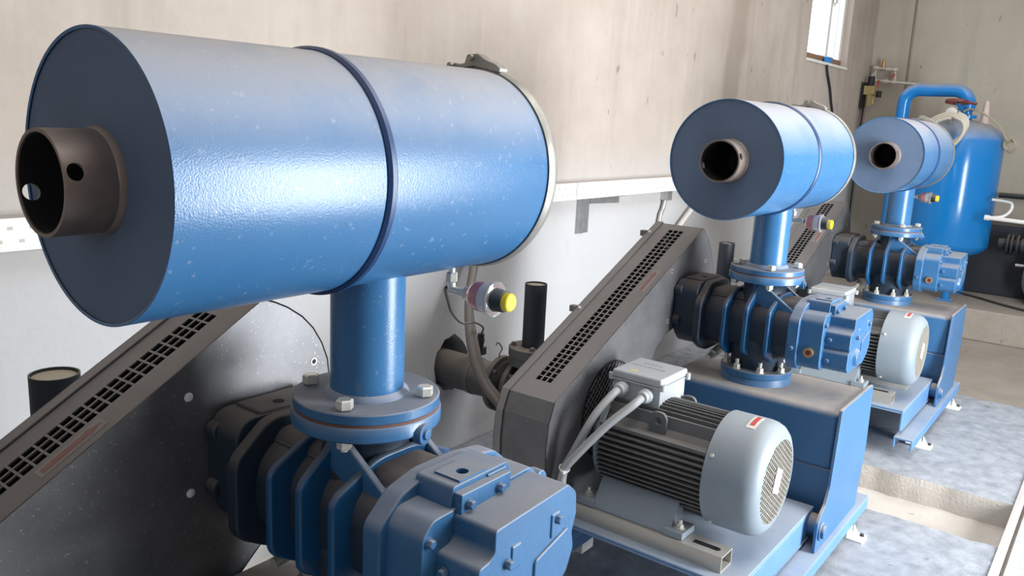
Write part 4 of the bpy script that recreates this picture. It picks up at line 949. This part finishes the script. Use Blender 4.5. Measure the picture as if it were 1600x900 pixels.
bm = bmn(); box(bm, 6.14, 6.26, YW-0.005, YW+0.03, WZ0+0.02, WZ0+0.07); single('blue_box', 'small blue box standing on the window sill', 'box', bm, 'tank', (6.2, YW+0.02, WZ0+0.02), bev=0.006)

# ------------------------------------------------------------------ right background
t = thing('white_pipe', 'long white pipe reaching in from the right edge in front of the tank', 'pipe', (6.24, -0.25, -0.14))
bm = bmn(); tube(bm, [(6.30, -0.085, -0.115), (6.30, -0.45, -0.127), (6.30, -0.9, -0.14)], 0.016, 14); cyl(bm, (6.30, -0.080, -0.115), (6.30, -0.115, -0.116), 0.021, 16); part(t, 'straight_run', bm, 'white')
bm = bmn(); tube(bm, [(6.45, -0.095, 0.015), (6.42, -0.17, 0.012), (6.38, -0.235, 0.0), (6.34, -0.240, -0.05), (6.31, -0.20, -0.095), (6.30, -0.12, -0.113)], 0.011, 10); part(t, 'return_bend', bm, 'white')
t = thing('air_compressor', 'dark air compressor with a sage green vessel at the right edge', 'compressor', (6.95, -0.75, -0.825))
bm = bmn(); lathe(bm, (6.85, -0.345, -0.60), (0, -1, 0), [(0, 0), (0.01, 0.09), (0.04, 0.15), (0.08, 0.17), (0.80, 0.17), (0.86, 0.12), (0.88, 0)], 40); part(t, 'vessel', bm, 'sage', sharp=60)
bm = bmn(); box(bm, 6.75, 6.95, -1.10, -0.45, -0.825, -0.75); part(t, 'stand', bm, 'rubber')
bm = bmn(); box(bm, 6.76, 7.02, -1.05, -0.42, -0.43, -0.20); cyl(bm, (6.85, -0.30, -0.36), (6.85, -1.0, -0.36), 0.060, 28)
for y in (-0.20, -0.23, -0.27): cyl(bm, (6.85, y, -0.36), (6.85, y-0.02, -0.36), 0.085, 28)
cyl(bm, (6.85, -0.14, -0.36), (6.85, -0.32, -0.36), 0.045, 24); part(t, 'pump_head', bm, 'darkpipe', bev=0.004)
bm = bmn(); cyl(bm, (6.85, -0.345, -0.52), (6.85, -0.285, -0.52), 0.014, 14); part(t, 'drain_cock', bm, 'steel')
bm = bmn(); cyl(bm, (XB-0.05, -0.02, 0.0), (XB-0.05, -1.6, 0.005), 0.022, 16); single('dark_conduit', 'dark pipe running along the foot of the back wall behind the tank', 'conduit', bm, 'darkpipe', (XB-0.05, -0.8, 0.0))
bm = bmn(); box(bm, 7.05, XB-0.03, -0.75, 0.10, -0.825, -0.22); single('shade_block', 'dark block added for the shade behind the tank at right', 'shade block', bm, 'darkpipe', (7.25, -0.3, -0.825), bev=0.01)  # dark box added where only floor and wall shade lies
bm = bmn(); tube(bm, [(6.95, 0.35, -0.812), (6.80, 0.0, -0.812), (6.62, -0.22, -0.812), (6.48, -0.43, -0.812), (6.42, -0.7, -0.812)], 0.010, 8); single('floor_hose', 'thin black hose lying on the raised floor by the tank', 'hose', bm, 'rubber', (6.62, -0.22, -0.822))
